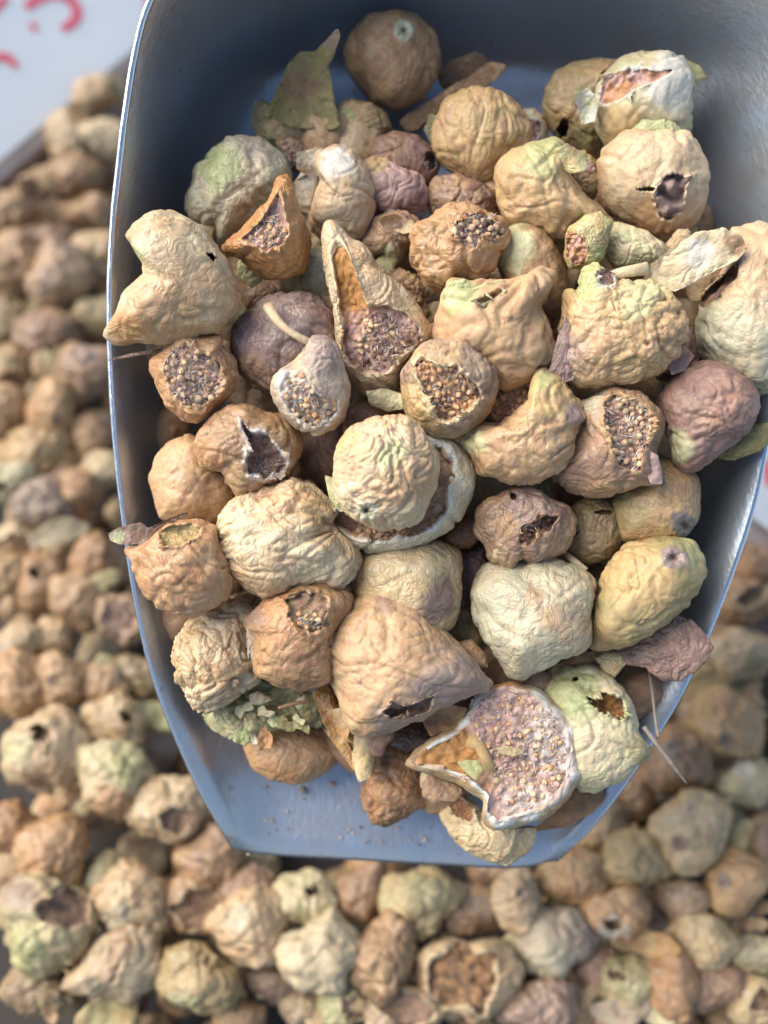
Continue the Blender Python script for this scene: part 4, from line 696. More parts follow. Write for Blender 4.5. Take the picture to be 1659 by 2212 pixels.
H('cream fig with a torn corner resting on the lip of the scoop', grow=1.08, L=15, poly='6:193,1520 230,1480 300,1460 380,1540 450,1600 560,1630 655,1630 642,1700 600,1760 540,1800 500,1814 430,1792 330,1742 268,1680 218,1600',
  col=('cream', 'yellow'), b=(.09, 1.6), lump=.07, sm=1.6, holes=[hole('6:222,1505 290,1482 360,1530 372,1592 340,1612 275,1582', d=.5, c=('pulp', 'orange'), rim='cream', rw=.1)])
H('thin brown torn peel under the open half fig at the right rim', '6:640,1660 760,1560 880,1420 1000,1400 1010,1500 950,1565 880,1600 840,1632 700,1650', 9, cat='peel', name='fig_peel', dz=.25, col=('orange', 'brown'), m=(.12, 3), axis=(30, .2), mat=LEAFY, sm=1.3)
H('pale bit under the left tip of the open half fig', '6:98,1400 110,1350 170,1340 200,1400 160,1440 105,1438', 20, cat='fig piece', name='fig_piece', dz=.5, col=('yellow', 'cream'), lvl=5)
# ---- gaps and small bits
H('dark purple fig in shade beside the smooth yellow one', 'D:975,1200 1050,1170 1070,1300 1015,1320 980,1260', 18, col=('dpurple', 'purple'), b=(.12, 1.8))
H('small yellowish fig in the gap left of the pale stone coloured fig', 'D:975,1325 1010,1305 1045,1380 1020,1420 970,1370', 18, col=('yellow', 'olive'), b=(.06, 1.8))
H('small amber shell behind the pointed neck', 'D:985,1388 1020,1382 1048,1413 1054,1442 1015,1440', 27, cat='fig piece', name='fig_piece', col=('amber', 'lilac'), dz=.5)
H('tan crumbs of peel under the pale stone coloured fig', '6:700,830 800,820 870,785 960,765 970,805 910,828 780,845', 21, cat='fig piece', name='fig_piece', col=('tan', 'orange'), b=(.2, 2), dz=.4, sm=1.5, mat=LEAFY)
H('curled green tan scrap above the torn green fig', '6:965,800 1020,768 1100,780 1115,825 1060,892 1000,855', 24, cat='fig piece', name='fig_piece', col=('paleg', 'tan'), b=(.25, 2), dz=.5, sm=1.5, mat=LEAFY)
H('dark brown fig in shade above the purplish stemmed fig', '3:680,480 760,400 900,390 1010,430 980,490 800,520 710,570', 19, col=('dbrown', 'brown'), b=(.08, 2))
H('curled tan strip behind the torn teardrop fig', '3:1425,350 1500,333 1580,368 1625,430 1605,480 1645,540 1622,585 1560,550 1540,470 1480,430', 28, cat='peel', name='fig_peel', col=('tan', 'brown'), b=(.25, 2.2), dz=.5, sm=1.5)
H('purple fig in shade under the biggest wrinkled fig', '4:1150,550 1250,440 1310,310 1365,420 1380,490 1280,570', 24, col=('purple', 'dpurple'), b=(.06, 2))
H('brown torn fig under the right side of the cream husk', '5:1480,580 1600,480 1700,450 1720,520 1650,590 1560,600', 24, col=('orange', 'brown'), b=(.14, 2))
H('thin reddish peel sliver crossing the left rim', '3:28,800 90,778 150,762 240,745 320,733 330,742 250,760 150,778 80,790', 41, cat='peel', name='fig_peel', dz=.5, col=('pink', 'brown'), sm=.6, lvl=5, mat=LEAFY)
tube('straw', [at(*pt('6:772,255'), .2220), at(*pt('6:845,310'), .2175), at(*pt('6:918,368'), .2165)], [.0007, .00072, .00075], 'cream', None, 'short pale straw sticking out above the stone coloured fig', 'straw')
tube('twig', [at(*pt('6:1225,845'), .2250), at(*pt('6:1243,950'), .2200), at(*pt('6:1258,1080'), .2165), at(*pt('6:1275,1195'), .2150)], [.00025, .0003, .0003, .0005], 'grey', None, 'thin grey twig dangling down over the front right rim', 'twig')
tube('twig', [at(*pt('6:1203,1138'), .2150), at(*pt('6:1275,1235'), .2135), at(*pt('6:1340,1320'), .2130), at(*pt('6:1415,1420'), .2140)], [.0005, .00045, .0004, .0002], 'grey', None, 'bare split twig pointing down right beyond the rim', 'twig')
tube('straw', [at(*pt('7:425,260'), .2155), at(*pt('7:480,245'), .2145), at(*pt('7:545,235'), .2150)], [.0004, .0004, .0003], 'brown', None, 'short brown straw in the green debris', 'straw')
for k, (s, r, cl, lb) in enumerate([('7:518,577', 9, 'grey', 'flat grey crumb on the blue scoop floor'), ('7:632,552', 6, 'tan', 'small tan crumb right of the flat grey one'), ('7:378,562', 3.5, 'dbrown', 'dark speck on the scoop floor at the lower left'),
        ('7:988,765', 5, 'straw', 'straw coloured crumb near the lip'), ('7:708,742', 3, 'straw', 'tiny pale speck below the dark shrivelled fig'), ('7:400,690', 4, 'grey', 'tiny grey speck near the lower left corner of the lip'), ('7:1385,780', 6, 'orange', 'orange crumb right of the cream fig on the lip'), ('7:880,685', 4, 'straw', 'tiny straw crumb right of the dark shrivelled fig')]):
    c = pt(s); a = np.linspace(0, 6.28, 8, endpoint=False); pl = np.stack([c[0] + r * (1 + .3 * np.sin(a * 2 + k)) * np.cos(a), c[1] + r * np.sin(a)], 1)
    fig(lb, pl, fdep(c[1]) - .0012, col=(cl, cl), cat='crumb', name='crumb', lvl=4, dz=.4, lump=.2, mat=LEAFY, seed=900 + k)
rgf = np.random.RandomState(8)
for k in range(16):
    c = pt('7:%d,%d' % (rgf.uniform(170, 560), 0)); px = c[0]; py = 1382.9 + .5627 * (rgf.uniform(225, 335) - abs(px - 560) * .1)
    a = np.linspace(0, 6.28, 7, endpoint=False); r = rgf.uniform(10, 20) * (1 + .45 * np.sin(a * 2 + k) + .25 * np.sin(a * 3 + k))
    fig('thin torn flake in the crumpled green debris under the brainy fig', np.stack([px + r * np.cos(a), py + r * np.sin(a)], 1), fdep(py) - .0245 - rgf.uniform(0, .0025), cat='flake', name='peel_flake', dz=.14, tilt=(rgf.uniform(-.7, .7), rgf.uniform(-.7, .7)), bend=[(rgf.uniform(0, 180), rgf.uniform(-.7, .7))], col=([('paleg', 'olive'), ('straw', 'paleg'), ('cream', 'straw'), ('olive', 'leaf')][k % 4]), sm=1, lump=.2, mat=LEAFY, lvl=4, seed=820 + k, group='flakes in the green debris')
# flaps of torn skin
H('dusty pink flap of skin folded out of the seeded fig', '4:1075,895 1130,880 1165,900 1175,960 1184,1030 1130,1026 1098,960', 43, cat='peel', name='fig_peel', dz=.16, col=('lilac', 'pink'), mat=LEAFY, sm=1, bend=[(0, -.5)], lvl=5)
H('curled cream edge at the right end of the wide husk', '5:1535,300 1562,266 1605,290 1625,360 1590,430 1550,445 1560,370', 39, cat='peel', name='fig_peel', dz=.3, col=('cream', 'white'), mat=LEAFY, sm=1.5, bend=[(0, -.6)], lvl=5)
H('pale thin skin edge standing at the left of the crumbly topped fig', '5:638,905 700,880 715,900 668,930 655,1020 668,1090 690,1120 668,1135 642,1095 640,1000', 35, cat='peel', name='fig_peel', dz=.25, col=('lilac', 'cream'), mat=LEAFY, sm=1, lvl=5)
H('ragged green and yellow scrap on top of the gathered peach fig', '4:195,180 230,115 290,105 330,140 420,115 490,110 460,150 380,165 330,200 300,260 250,250', 44, cat='peel', name='fig_peel', dz=.2, col=('paleg', 'green'), mat=LEAFY, sm=1, b=(.3, 2), lvl=5)
H('yellow skin point standing above the half hidden shell', '4:600,545 640,512 690,560 700,640 640,660 610,620', 44, cat='peel', name='fig_peel', dz=.25, col=('yellow', 'paleg'), mat=LEAFY, sm=1.5, bend=[(30, -.5)], lvl=5)
H('pleated mauve skin gathered at the left of the biggest wrinkled fig', '4:668,530 690,440 720,330 745,260 770,330 775,450 800,500 780,560 720,575', 44, cat='peel', name='fig_peel', dz=.3, col=('lilac', 'purple'), m=(.25, 3), axis=(85, .2), sm=1.5)
for q in [('thin cream peel curling up behind the striped cream fig', 'D:640,330 690,318 735,340 720,372 670,385 640,365', 31, ('cream', 'white'), 70, -.9),
          ('ragged olive husk leaning between the round tan and purple figs', 'D:930,245 965,262 955,300 975,330 935,320 915,280', 27, ('olive', 'paleg'), 10, .8),
          ('curled yellow husk on the shoulder of the yellow lobed fig', 'D:1180,335 1225,310 1262,330 1270,365 1235,375 1195,360', 41, ('yellow', 'paleg'), 40, -.9),
          ('torn straw coloured skin between the striped and knobbly figs', 'D:815,470 850,462 890,475 905,500 870,505 830,495', 32, ('straw', 'tan'), 90, .8),
          ('pale split peel below the torn teardrop fig', 'D:790,845 830,838 870,850 885,880 840,890 800,875', 38, ('cream', 'paleg'), 80, -.8),
          ('amber curled skin at the foot of the big necked fig', 'D:690,1535 735,1530 760,1570 745,1610 710,1590', 27, ('amber', 'straw'), 30, .9),
          ('papery yellow shell bent between the amber and dark brown figs', 'D:765,1590 800,1575 815,1620 800,1680 775,1690 760,1640', 24, ('yellow', 'cream'), 0, -1.0),
          ('frayed brown skin left of the open half fig', 'D:905,1545 960,1520 1010,1530 985,1570 930,1590', 27, ('orange', 'brown'), 100, .8),
          ('grey pink husk edge beside the purple fig at the right rim', 'D:1440,770 1475,745 1500,770 1480,800 1450,810', 40, ('lilac', 'pink'), 50, .9),
          ('white torn skin standing beside the split pale fig', 'D:1240,205 1270,190 1295,220 1285,262 1258,270', 31, ('white', 'paleg'), 0, .9)]:
    H(q[0], q[1], q[2], cat='peel', name='fig_peel', dz=.10, col=q[3], bend=[(q[4], q[5]), (q[4] + 75, .2)], b=(.15, 2), mat=LEAFY, sm=.8, lump=.12, lvl=5)
# whatever shows between them: deeper figs and crumpled scraps, placed where no outline lies
def inside(pt_, poly):
    x, y = pt_; q = np.roll(poly, -1, 0); cnd = ((poly[:, 1] > y) != (q[:, 1] > y)); 
    xs = (q[:, 0] - poly[:, 0]) * (y - poly[:, 1]) / (q[:, 1] - poly[:, 1] + 1e-9) + poly[:, 0]; return bool((cnd & (x < xs)).sum() % 2)
HEAP = np.array([(330, 600), (470, 470), (560, 320), (640, 290), (800, 290), (960, 330), (1180, 330), (1260, 250), (1420, 260), (1460, 460), (1600, 560), (1640, 800), (1480, 1000), (1490, 1300), (1380, 1430), (1340, 1600), (1240, 1700), (960, 1720), (760, 1600), (520, 1560), (400, 1400), (330, 1260), (350, 1000), (320, 760)], float)
rg = np.random.RandomState(3); gaps = []
for tr in range(9000):
    q_ = (rg.uniform(230, 1640), rg.uniform(140, 1760))
    if not inside(q_, HEAP) or any(inside(q_, o) for o in OUT) or any((q_[0] - g[0]) ** 2 + (q_[1] - g[1]) ** 2 < 52 ** 2 for g in gaps): continue
    gaps.append(q_)
print('gaps', len(gaps))
for k, (px, py) in enumerate(gaps):
    a = np.linspace(0, 6.28, 9, endpoint=False); rr = rg.uniform(58, 78) * (1 + .14 * np.sin(a * 2 + k)) * (1 + .08 * np.sin(a * 3 + 2 * k))
    fig(beside(px, py, ['shadowed fig beneath', 'dark fig below', 'half hidden fig under']), np.stack([px + rr * np.cos(a), py + rr * np.sin(a)], 1), fdep(py) - (.009 + rg.uniform(0, .004)) - (.004 if py < 900 else 0), col=(['tan', 'cream', 'brown', 'peach'][k % 4], ['brown', 'tan'][k % 2]), b=(.18, 1.8), m=(.1, 2.6), axis=(rg.uniform(0, 360), .3), lvl=4, seed=500 + k, group='lower figs inside the scoop')
    if (py < 760 and k % 2 == 0) or k % 5 == 0:
        rr = rg.uniform(26, 40) * (1 + .3 * np.sin(a * 2 + k) + .15 * np.sin(a * 3 + k))
        fig(beside(px, py, [['pale green', 'cream', 'purple tan'][k % 3] + ' scrap beside', ['pale green', 'cream', 'purple tan'][k % 3] + ' scrap touching']), np.stack([px + rr * np.cos(a), py + rr * np.sin(a)], 1), fdep(py) - .021 - rg.uniform(0, .004) - (.004 if py < 900 else 0), cat='peel', name='fig_peel', dz=.25, bend=[(rg.uniform(0, 180), rg.uniform(-.5, .5))], col=([('paleg', 'olive'), ('cream', 'tan'), ('tan', 'purple')][k % 3]), b=(.3, 1.8), sm=1.5, mat=LEAFY, lvl=4, seed=700 + k, group='skin scraps in the heap')

for k in range(54):
    px, py = [(rg.uniform(560, 940), rg.uniform(1640, 1830)), (rg.uniform(560, 1150), rg.uniform(20, 200)), (rg.uniform(460, 1280), rg.uniform(1770, 1850))][k % 3]
    a = np.linspace(0, 6.28, 7, endpoint=False); r = rg.uniform(1.5, 3.6); pl = np.stack([px + r * (1 + .4 * np.sin(a * 2 + k)) * np.cos(a), py + r * np.sin(a)], 1)
    fig('fine crumb of dried fig lying on the bare scoop floor', pl, fdep(py) - .0009, col=(['straw', 'tan', 'dbrown', 'grey'][k % 4],) * 2, cat='crumb', name='crumb', lvl=3, dz=.5, lump=.25, mat=LEAFY, seed=950 + k, group='fine crumbs on the scoop floor')
# ------------------------------------------------------------------ figs in the bin below (blurred by distance)
def B(x, y, rx, ry, rot, kind, col, label, z=0, pc=None, ha=None, **kw):
    k = len(BIN); rs = random.Random(100 + k); a = np.linspace(0, 2 * math.pi, 18, endpoint=False)
    rad = 1 + .09 * np.sin(2 * a + rs.uniform(0, 6)) + .09 * np.sin(3 * a + rs.uniform(0, 6)) + .05 * np.sin(5 * a + rs.uniform(0, 6))
    rx *= 1.05; ry *= 1.05
    ex, ey = rx * rad * np.cos(a), ry * rad * np.sin(a)
    if kind == 'tear':                                  # neck along +x of the rotated frame
        s = np.exp(-(np.minimum(a, 2 * math.pi - a) / .28) ** 2); ex = ex * (1 + .45 * s); 
    ca, sa = math.cos(R(rot)), math.sin(R(rot)); pl = np.stack([x + ex * ca - ey * sa, y - (ex * sa + ey * ca)], 1)
    def ring(cx, cy, r1, r2, n=13, rt=0, jg=.32):
        o = []
        for i in range(n):
            t = 2 * math.pi * i / n; q = 1 + rs.uniform(-jg, jg); u_, v_ = r1 * q * math.cos(t), r2 * q * math.sin(t)
            o.append((cx + u_ * math.cos(R(rt)) - v_ * math.sin(R(rt)), cy - (u_ * math.sin(R(rt)) + v_ * math.cos(R(rt)))))
        return np.array(o)
    d = dict(lvl=5, seed=300 + k, lump=.13, crease=.06, b=(.18, 1.7), m=(.10, 2.4), axis=(rs.uniform(0, 360), .3), sm=2.4)
    ang = ha if ha is not None else rs.uniform(0, 360); hx, hy = x + .38 * rx * math.cos(R(ang)), y - .38 * ry * math.sin(R(ang))
    if kind == 'tear': d.update(m=(.12, 2.6), axis=(rot, .2), sm=2)
    if kind == 'fold': d.update(m=(.22, 2.4), axis=(rot, .3))
    if kind == 'rough': d.update(b=(.22, 1.8))
    if kind == 'open': d.update(holes=[dict(p=ring(hx, hy, .48 * rx, .42 * ry, rt=rot), d=.6, c=kw.pop('hc', ('pulp', 'dpurple')), rim='cream', rw=.14, jag=.15)])
    if kind == 'hole': d.update(holes=[dict(p=ring(hx, hy, .26 * rx, .2 * ry, rt=rot), d=.5, c=('dark', 'dpurple'), rim='cream', jag=.2, name='torn_hole')])
    if kind == 'cup': d.update(dz=.6, holes=[dict(p=ring(x + .1 * rx * math.cos(R(ang)), y - .1 * ry * math.sin(R(ang)), .76 * rx, .7 * ry, rt=rot), d=.7, c=kw.pop('hc', ('pulp', 'dpurple')), rim='cream', rw=.08)])
    if kind == 'eye': d.update(eye=[((hx, hy), .2 * rx, kw.pop('ec', 'purple'))])
    if kind == 'peel': d.update(dz=.2, mat=LEAFY, bend=[(rot + 90, .4)], m=(.08, 2.5), axis=(rot, .2), b=(0, 0), sm=2)
    if pc: d['patches'] = [((x + q[0] * rx, y + q[1] * ry), q[2] * (rx + ry) / 2, q[3], .85) for q in pc]
    d.update(kw)
    dp = depth_at_z(x, y, z / 1000)
    o = fig(label, pl, dp, col=col, cat='peel' if kind == 'peel' else 'dried fig', name='fig_peel' if kind == 'peel' else 'dried_fig', group='dried figs heaped in the bin', **d); BIN.append(o); NAMED.append(((x, y), label))
BIN = []
NAMED.clear()
KEEP = dict(C)
for k_ in C: C[k_] = (C[k_] * .72 + KEEP['tan'] * .22 + KEEP['cream'] * .06) * .84
C['dark'] = KEEP['dbrown'] * .6
t, p_, c_, y_, o_, b_n, pu = 'tan', 'peach', 'cream', 'yellow', 'orange', 'brown', 'purple'
# left of the scoop, from the top
B(205, 205, 62, 42, 20, 'rough', (c_, p_), 'pale fig with a yellow green tip nearest the upper left board', 2, [(.6, -.5, .5, 'olive'), (.3, .5, .6, 'orange')])
B(150, 300, 56, 58, 0, 'fold', (p_, c_), 'peach folded fig with a yellow bit, below the pale one by the board', 2, [(.4, -.8, .4, 'amber')])
B(232, 300, 40, 62, 80, 'plain', (c_, c_), 'smooth cream fig tucked against the rim at the upper left', 3)
B(165, 378, 62, 46, -20, 'fold', (t, b_n), 'brown fig under the peach folded one', -2)
B(88, 410, 62, 48, 15, 'cup', (t, b_n), 'hollow tan shell below the grey brown board', -3, ha=120, hc=('dbrown', 'dark'))
B(28, 462, 50, 58, 60, 'rough', (t, b_n), 'lumpy tan fig at the left edge under the board', 0)
B(205, 462, 44, 42, 0, 'plain', (b_n, t), 'small brown fig near the rim below the hollow shell', -5)
B(28, 580, 56, 110, 80, 'tear', (b_n, t), 'long brown fig at the left edge with its neck up', 0)
B(108, 520, 60, 46, -10, 'plain', (b_n, pu), 'dusky fig behind the pinkish one', -6)
B(215, 548, 46, 68, 70, 'fold', (t, c_), 'tan creased fig against the rim, upper left', -1)
B(130, 597, 72, 68, 0, 'plain', ('lilac', t), 'round pinkish fig with a grey spot, left of the rim', 5, [(-.3, .3, .28, 'grey'), (.3, .6, .6, 'tan')])
B(25, 690, 55, 48, 0, 'plain', ('dbrown', 'olive'), 'dark olive fig at the left edge below the long brown one', -7)
B(222, 680, 40, 68, 85, 'plain', (c_, 'olive'), 'greenish tan fig half hidden behind the rim', -3)
B(95, 722, 62, 58, -10, 'tear', (pu, b_n), 'purple brown fig with a point on its right', 2)
B(188, 802, 64, 66, 0, 'rough', (pu, t), 'large dusky purple fig beside the rim', 3, [(0, -.6, .5, 'lilac')])
B(20, 805, 52, 56, 0, 'open', ('olive', t), 'olive tan fig with pulp at the left edge', -1)
B(112, 885, 52, 58, 0, 'eye', (o_, y_), 'ochre fig with a dark round eye', 4, ha=-65)
B(5, 885, 45, 62, 0, 'plain', (t, p_), 'tan fig cut by the left edge beside the ochre one', 0)
B(195, 950, 46, 52, 0, 'rough', (b_n, t), 'small brown fig below the dusky purple one', -3)
B(80, 975, 72, 52, 15, 'fold', (t, y_), 'yellowish tan fig with ragged bracts', 1, [(.4, .1, .3, 'olive')])
B(228, 1020, 42, 72, 90, 'fold', (c_, 'olive'), 'pale olive fig behind the rim at mid height', -2)
B(25, 1045, 62, 48, -10, 'hole', ('pale', 'paleg'), 'white torn fig with a dark hole at the left edge', 3, ha=200)
B(95, 1092, 68, 54, 0, 'plain', ('grey', 'lilac'), 'grey purple fig below the white torn one', 1)
B(170, 1060, 46, 56, 0, 'rough', (b_n, o_), 'orange brown fig right of the grey purple one', 0)
B(128, 1150, 66, 24, 12, 'peel', ('pale', c_), 'pale crescent of peel left of the rim', 6)
B(35, 1180, 56, 42, -15, 'cup', (t, c_), 'broken tan shell left of the pale crescent', 3, hc=('tan', 'brown'))
B(205, 1215, 54, 58, 0, 'plain', (b_n, o_), 'brown fig below the pale crescent', -1)
B(8, 1240, 42, 74, 90, 'plain', (t, y_), 'ochre fig cut by the left edge under the tan shell', 2)
B(90, 1258, 58, 62, 0, 'hole', (o_, b_n), 'brown fig with a dark torn hole under the tan shell', 1, ha=130)
B(165, 1295, 58, 60, 0, 'rough', (t, b_n), 'plump brown tan fig beside the one with the torn hole', 2)
B(265, 1335, 58, 58, 30, 'cup', (t, pu), 'halved fig with red purple inside behind the rim', 1, hc=('dpurple', 'pink'))
B(35, 1390, 66, 44, 20, 'fold', (c_, t), 'white edged tan shell at the left edge', 2, [(-.3, .5, .4, 'white')])
B(112, 1378, 42, 50, 90, 'plain', (t, c_), 'small tan fig right of the white edged shell', -2)
B(42, 1480, 74, 72, 0, 'rough', (t, o_), 'large tan fig at the left edge, lower half', 4)
B(132, 1470, 54, 62, 0, 'eye', (t, p_), 'tan fig with a small dark eye', 3, ha=180)
B(228, 1480, 64, 50, 10, 'plain', (b_n, t), 'grey tipped brown fig near the rim', -1, [(.4, -.4, .3, 'grey')])
B(305, 1460, 46, 60, 60, 'rough', ('dbrown', 'olive'), 'dark ragged fig against the lower left rim', -3)
B(102, 1618, 92, 88, -20, 'hole', (c_, p_), 'large pale fig with a dark star shaped eye', 6, [(-.7, 0, .4, 'paleg')], ha=120)
B(250, 1560, 66, 60, -30, 'hole', (t, c_), 'tan fig with a black hole on its right', 2, ha=20)
B(348, 1545, 28, 62, 85, 'peel', ('green', 'paleg'), 'pale green peel behind the lower left rim', 0)
B(245, 1682, 82, 76, 0, 'rough', ('paleg', c_), 'pale green topped fig with an orange underside', 6, [(-.1, .8, .7, 'orange'), (.2, -.3, .5, 'green')])
B(368, 1745, 86, 68, 20, 'open', (c_, t), 'folded tan fig with a dark slit below the lower left corner', 4, ha=-60)
B(30, 1792, 66, 56, 20, 'plain', (o_, b_n), 'orange brown fig at the left edge, low down', 2)
B(115, 1842, 80, 76, 0, 'fold', (t, o_), 'brown tan fig with a folded flap on its right', 4, [(.7, -.3, .3, 'orange')])
B(215, 1745, 60, 50, 0, 'plain', ('grey', b_n), 'greyish fig in the gap below the green topped one', -8)
B(460, 1850, 76, 66, 0, 'rough', (pu, t), 'purple tan fig under the lip of the scoop', -1)
B(222, 1895, 58, 48, 30, 'plain', ('paleg', 'grey'), 'grey green fig behind the creased tan one', -3)
B(105, 1992, 108, 104, 0, 'open', ('paleg', t), 'biggest greenish fig with a purple gash, lower left', 7, [(-.5, .5, .4, 'green'), (-.6, -.5, .4, 'lilac')], ha=35, hc=('dpurple', 'pulp'))
B(285, 1945, 80, 82, 0, 'fold', (c_, t), 'creased tan fig with pale folds, lower left', 4, [(-.4, .5, .4, 'pale')])
B(425, 1960, 62, 84, 90, 'cup', (t, b_n), 'open peel with red brown inside below the lip', 2, hc=('pulp', 'dbrown'))
B(535, 1928, 70, 54, 0, 'rough', (b_n, pu), 'brown fig behind the creased cream one', -2)
B(540, 2000, 86, 78, 0, 'fold', (c_, p_), 'cream fig with deep creases, lower left of centre', 5, [(-.3, -.2, .4, 'pale')])
B(268, 2075, 98, 72, 205, 'tear', (b_n, c_), 'tapering brown fig with its tip to the left', 6, [(.4, .4, .6, 'cream')])
B(425, 2115, 72, 92, 75, 'fold', (y_, 'olive'), 'yellow green oblong fig near the bottom', 5, [(-.4, .6, .5, 'paleg')])
B(600, 2115, 72, 54, 0, 'plain', (pu, 'dbrown'), 'dark purple brown fig in shade near the bottom', -5)
B(90, 2140, 90, 56, 0, 'rough', ('dbrown', 'olive'), 'dark greenish fig at the lower left corner', 0)
B(235, 2190, 66, 42, 30, 'peel', (y_, 'green'), 'yellow green peel at the bottom edge, left', 4)
B(510, 2195, 62, 46, 0, 'plain', (b_n, t), 'brown fig cut by the bottom edge', -2)
B(345, 2010, 46, 40, 0, 'rough', (t, 'olive'), 'small ragged fig left of the yellow green oblong one', -4)
# below the lip
B(660, 1945, 66, 66, 0, 'hole', ('paleg', c_), 'pale green broken fig with a red gap under the lip', 1, ha=55)
B(780, 1930, 54, 56, 60, 'tear', (b_n, 'pulp'), 'red brown fig under the middle of the lip', 0)
B(690, 2068, 74, 92, 75, 'tear', ('pale', c_), 'pear shaped cream fig with its neck up', 7, dz=.8)
B(905, 1945, 84, 72, -10, 'fold', (y_, 'paleg'), 'folded yellow fig under the lip', 3)
B(832, 2062, 108, 62, 80, 'rough', (t, b_n), 'lumpy brown fig standing beside the pear shaped one', 6, b=(.3, 1.6))
B(872, 2180, 82, 58, 0, 'cup', (c_, pu), 'open fig with pleated white rim and purple pulp at the bottom', 3, hc=('dpurple', 'pulp'), ha=90)
B(1012, 1965, 56, 76, 90, 'plain', (b_n, 'grey'), 'grey brown fig between the yellow and the oval ones', -2)
B(1116, 1948, 70, 54, 95, 'eye', (c_, p_), 'oval cream fig with a small eye under the lip', 5, ha=70, ec='lilac')
B(1190, 2030, 84, 86, 0, 'plain', ('lilac', 'pale'), 'round pale fig purple on top, right of the oval one', 2, [(0, .6, .7, 'pale')])
B(1015, 2110, 90, 104, 70, 'cup', (c_, t), 'thick curled ring of cream peel near the bottom', 5, hc=('dark', 'orange'), ha=200, dz=.8)
B(1110, 2080, 46, 66, 0, 'plain', (b_n, 'dbrown'), 'brown fig behind the curled ring', -5)
B(1165, 2175, 92, 58, 10, 'fold', (pu, 'lilac'), 'purple grey ridged fig at the bottom edge', 3)
B(745, 2160, 66, 54, 30, 'open', ('green', 'paleg'), 'pale green half fig with purple pulp at the bottom', 0, ha=-40, hc=('dpurple', 'pulp'))
B(660, 2180, 50, 40, 0, 'plain', ('lilac', 'olive'), 'greyish fig left of the pale green half', -4)
# right of the lip
B(1240, 1900, 78, 66, 0, 'plain', (o_, y_), 'smooth orange yellow fig under the right corner of the lip', 0)
B(1300, 1785, 66, 70, 0, 'rough', (y_, t), 'ochre fig tucked under the right front rim', -4)
B(1370, 1860, 62, 82, 80, 'rough', ('olive', y_), 'olive ochre fig right of the lip', 2)
B(1330, 1975, 74, 58, -10, 'hole', (o_, t), 'orange fig with a white cut mouth', 4, [(-.1, .6, .5, 'white')], ha=250)
B(1460, 1645, 88, 72, -20, 'eye', (o_, b_n), 'large orange brown fig with a ringed hole below the twig', 1, ha=110, ec='grey')
B(1490, 1795, 86, 84, 0, 'eye', (y_, c_), 'round yellow fig with a purple eye at its lower left', 6, ha=225)
B(1592, 1905, 72, 62, 0, 'eye', (o_, y_), 'orange fig with a grey eye on its left side', 4, ha=180, ec='grey')
B(1480, 1945, 56, 48, -30, 'plain', ('grey', t), 'smooth grey tan oval fig, lower right', 2)
B(1525, 2035, 68, 62, 0, 'rough', (c_, y_), 'pale yellow fig below the grey tan oval', 4, [(.5, -.4, .4, 'olive')])
B(1570, 1565, 78, 80, 0, 'eye', (o_, y_), 'plump orange yellow fig with a dark eye underneath', 6, ha=265)
B(1605, 1690, 64, 58, 0, 'rough', ('paleg', c_), 'cream green fig at the right edge', 2, [(0, -.5, .4, 'white')])
B(1595, 1415, 70, 60, 0, 'rough', (c_, t), 'cream lumpy fig right of the purple peel', 2, [(.5, .2, .4, 'olive')])
B(1520, 1480, 72, 34, 10, 'peel', (y_, 'olive'), 'yellowish torn peel under the lumpy cream fig', 0)
B(1600, 1300, 72, 54, 20, 'open', (b_n, o_), 'brown curled fig with dark hollows at the right edge', -2, hc=('dark', 'dbrown'))
B(1640, 1225, 52, 50, 0, 'plain', (o_, b_n), 'orange brown fig by the right board', 0)
B(1560, 1380, 44, 40, 0, 'plain', (b_n, 'dbrown'), 'brown fig behind the right rim', -6)
B(1395, 1560, 66, 52, 0, 'plain', (o_, b_n), 'orange fig peeping out under the front right rim', -4)
B(1365, 1715, 52, 66, 0, 'plain', (o_, t), 'orange tan fig in the shade right of the rim', -5)
B(1645, 1825, 50, 66, 0, 'rough', (pu, 'dbrown'), 'dusky purple fig at the right edge', 0)
B(1400, 2040, 24, 74, 80, 'peel', ('amber', y_), 'narrow yellow peel dangling between two figs', 4)
B(1290, 2090, 54, 48, 0, 'rough', (pu, 'pulp'), 'dark pulpy scrap right of the round pale fig', -3)
B(1360, 2120, 78, 52, -20, 'hole', ('olive', 'paleg'), 'olive fig with a dark pit near the bottom', 0, ha=150)
B(1340, 2185, 62, 30, 10, 'peel', ('lilac', 'pale'), 'lilac peel at the bottom edge', 3)
B(1455, 2130, 84, 52, 105, 'plain', (o_, b_n), 'smooth brown oval fig near the bottom right', 4)
B(1545, 2130, 54, 72, 90, 'plain', (b_n, pu), 'dull brown fig right of the smooth oval', 1)
B(1625, 2060, 40, 92, 90, 'fold', ('paleg', 'grey'), 'long grey green fig at the right edge', 1)
B(1630, 2165, 56, 60, 0, 'open', (c_, y_), 'cream fig split over dark pulp in the bottom right corner', 3, hc=('dbrown', 'dark'))
B(1410, 2175, 34, 52, 60, 'peel', ('paleg', 'pale'), 'pale green triangular peel near the bottom right', 3)
B(1560, 1985, 50, 40, 0, 'plain', (b_n, o_), 'brown fig in the gap under the grey eyed orange one', -6)
B(1420, 1790, 46, 50, 0, 'plain', (b_n, 'dbrown'), 'dark brown fig in the gap beside the round yellow one', -8)
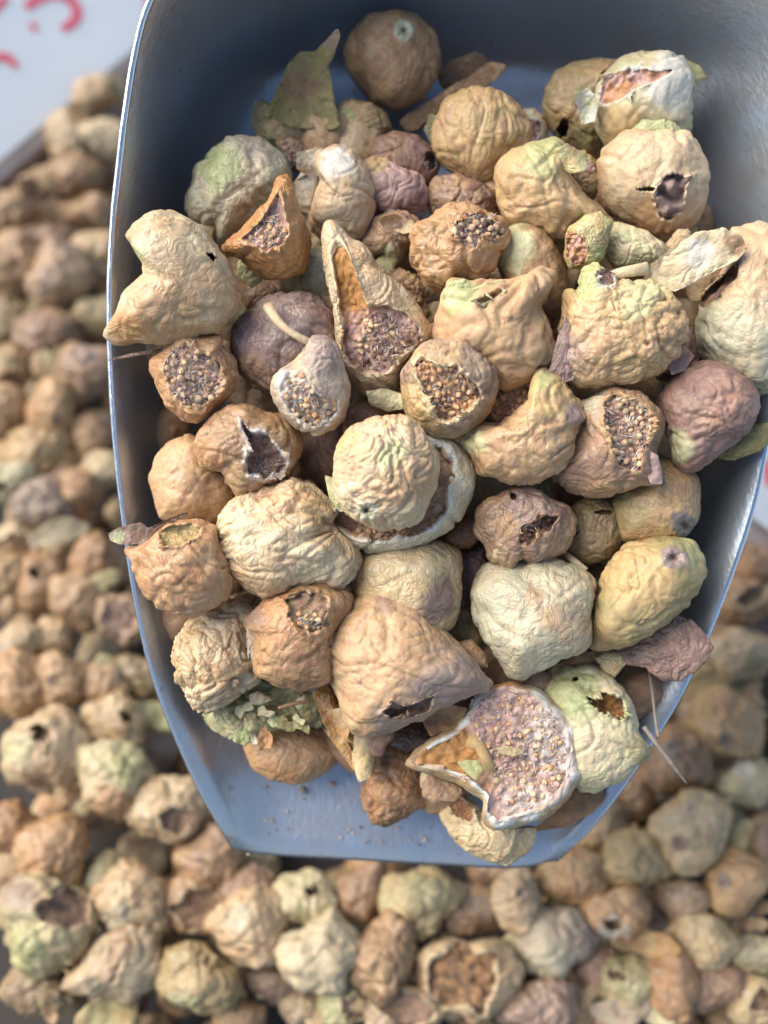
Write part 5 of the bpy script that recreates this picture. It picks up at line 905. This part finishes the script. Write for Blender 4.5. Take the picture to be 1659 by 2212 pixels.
# lower layer seen only in the gaps: copies of a few of each kind
rl = random.Random(5); protos = [o for o in BIN if o.name.startswith('dried_fig') and not o.children][::2][:18]
nlow = 0
for iy in range(-9, 24):
    for ix in range(-12, 13):
        x, y = ix * .0185 + rl.uniform(-.004, .004) + (.009 if iy % 2 else 0), iy * .0165 + rl.uniform(-.004, .004)
        v = CR.transposed() @ (Vector((x, y, -.013)) - CO); px, py = CX + v.x / -v.z * FPX, CY - v.y / -v.z * FPX
        if not (-60 < px < 1720 and 60 < py < 2280): continue
        if py < 1850 - 0 and 330 + max(0, (py - 1300) * .38) < px < 1560 - max(0, (py - 1200) * .5): continue
        if py + px * .83 < 345 or rl.random() < .12: continue
        s = protos[nlow % len(protos)]; o = s.copy(); COL.objects.link(o)
        o.location = (x, y, -.027 + rl.uniform(-.003, .003)); o.rotation_euler = (rl.uniform(0, 6), rl.uniform(0, 6), rl.uniform(0, 6)); sc = .0105 / (max(s.dimensions) / 2); o.scale = (sc,) * 3
        o['label'] = beside(px, py, ['shadowed fig beneath', 'deeper fig below', 'half hidden fig under']); o['group'] = 'lower layer of figs in the bin'; o['category'] = 'dried fig'; nlow += 1
for k in range(84):
    px, py = (rl.uniform(0, 250), rl.uniform(350, 2200)) if k % 2 else (rl.uniform(150, 1650), rl.uniform(1890, 2210))
    if k % 5 == 4: px, py = rl.uniform(1560, 1659), rl.uniform(1300, 2200)
    a = np.linspace(0, 6.28, 9, endpoint=False); r = rl.uniform(20, 38) * (1 + .35 * np.sin(a * 2 + k) + .2 * np.sin(a * 3 + k))
    fig(beside(px, py, [['olive', 'cream', 'brown'][k % 3] + ' scrap beside', ['olive', 'cream', 'brown'][k % 3] + ' skin bit touching']), np.stack([px + r * np.cos(a), py + r * np.sin(a)], 1), depth_at_z(px, py, rl.uniform(-.004, .005)), cat='peel', name='fig_peel', dz=.25, bend=[(rl.uniform(0, 180), rl.uniform(-.6, .6))], col=([('paleg', 'olive'), ('cream', 'tan'), ('tan', 'brown')][k % 3]), b=(.3, 1.8), sm=1.5, mat=LEAFY, lvl=4, seed=1200 + k, group='skin scraps in the bin')
print('objects', len(bpy.data.objects), 'low', nlow, 'tris', sum(len(m.polygons) for m in bpy.data.meshes))
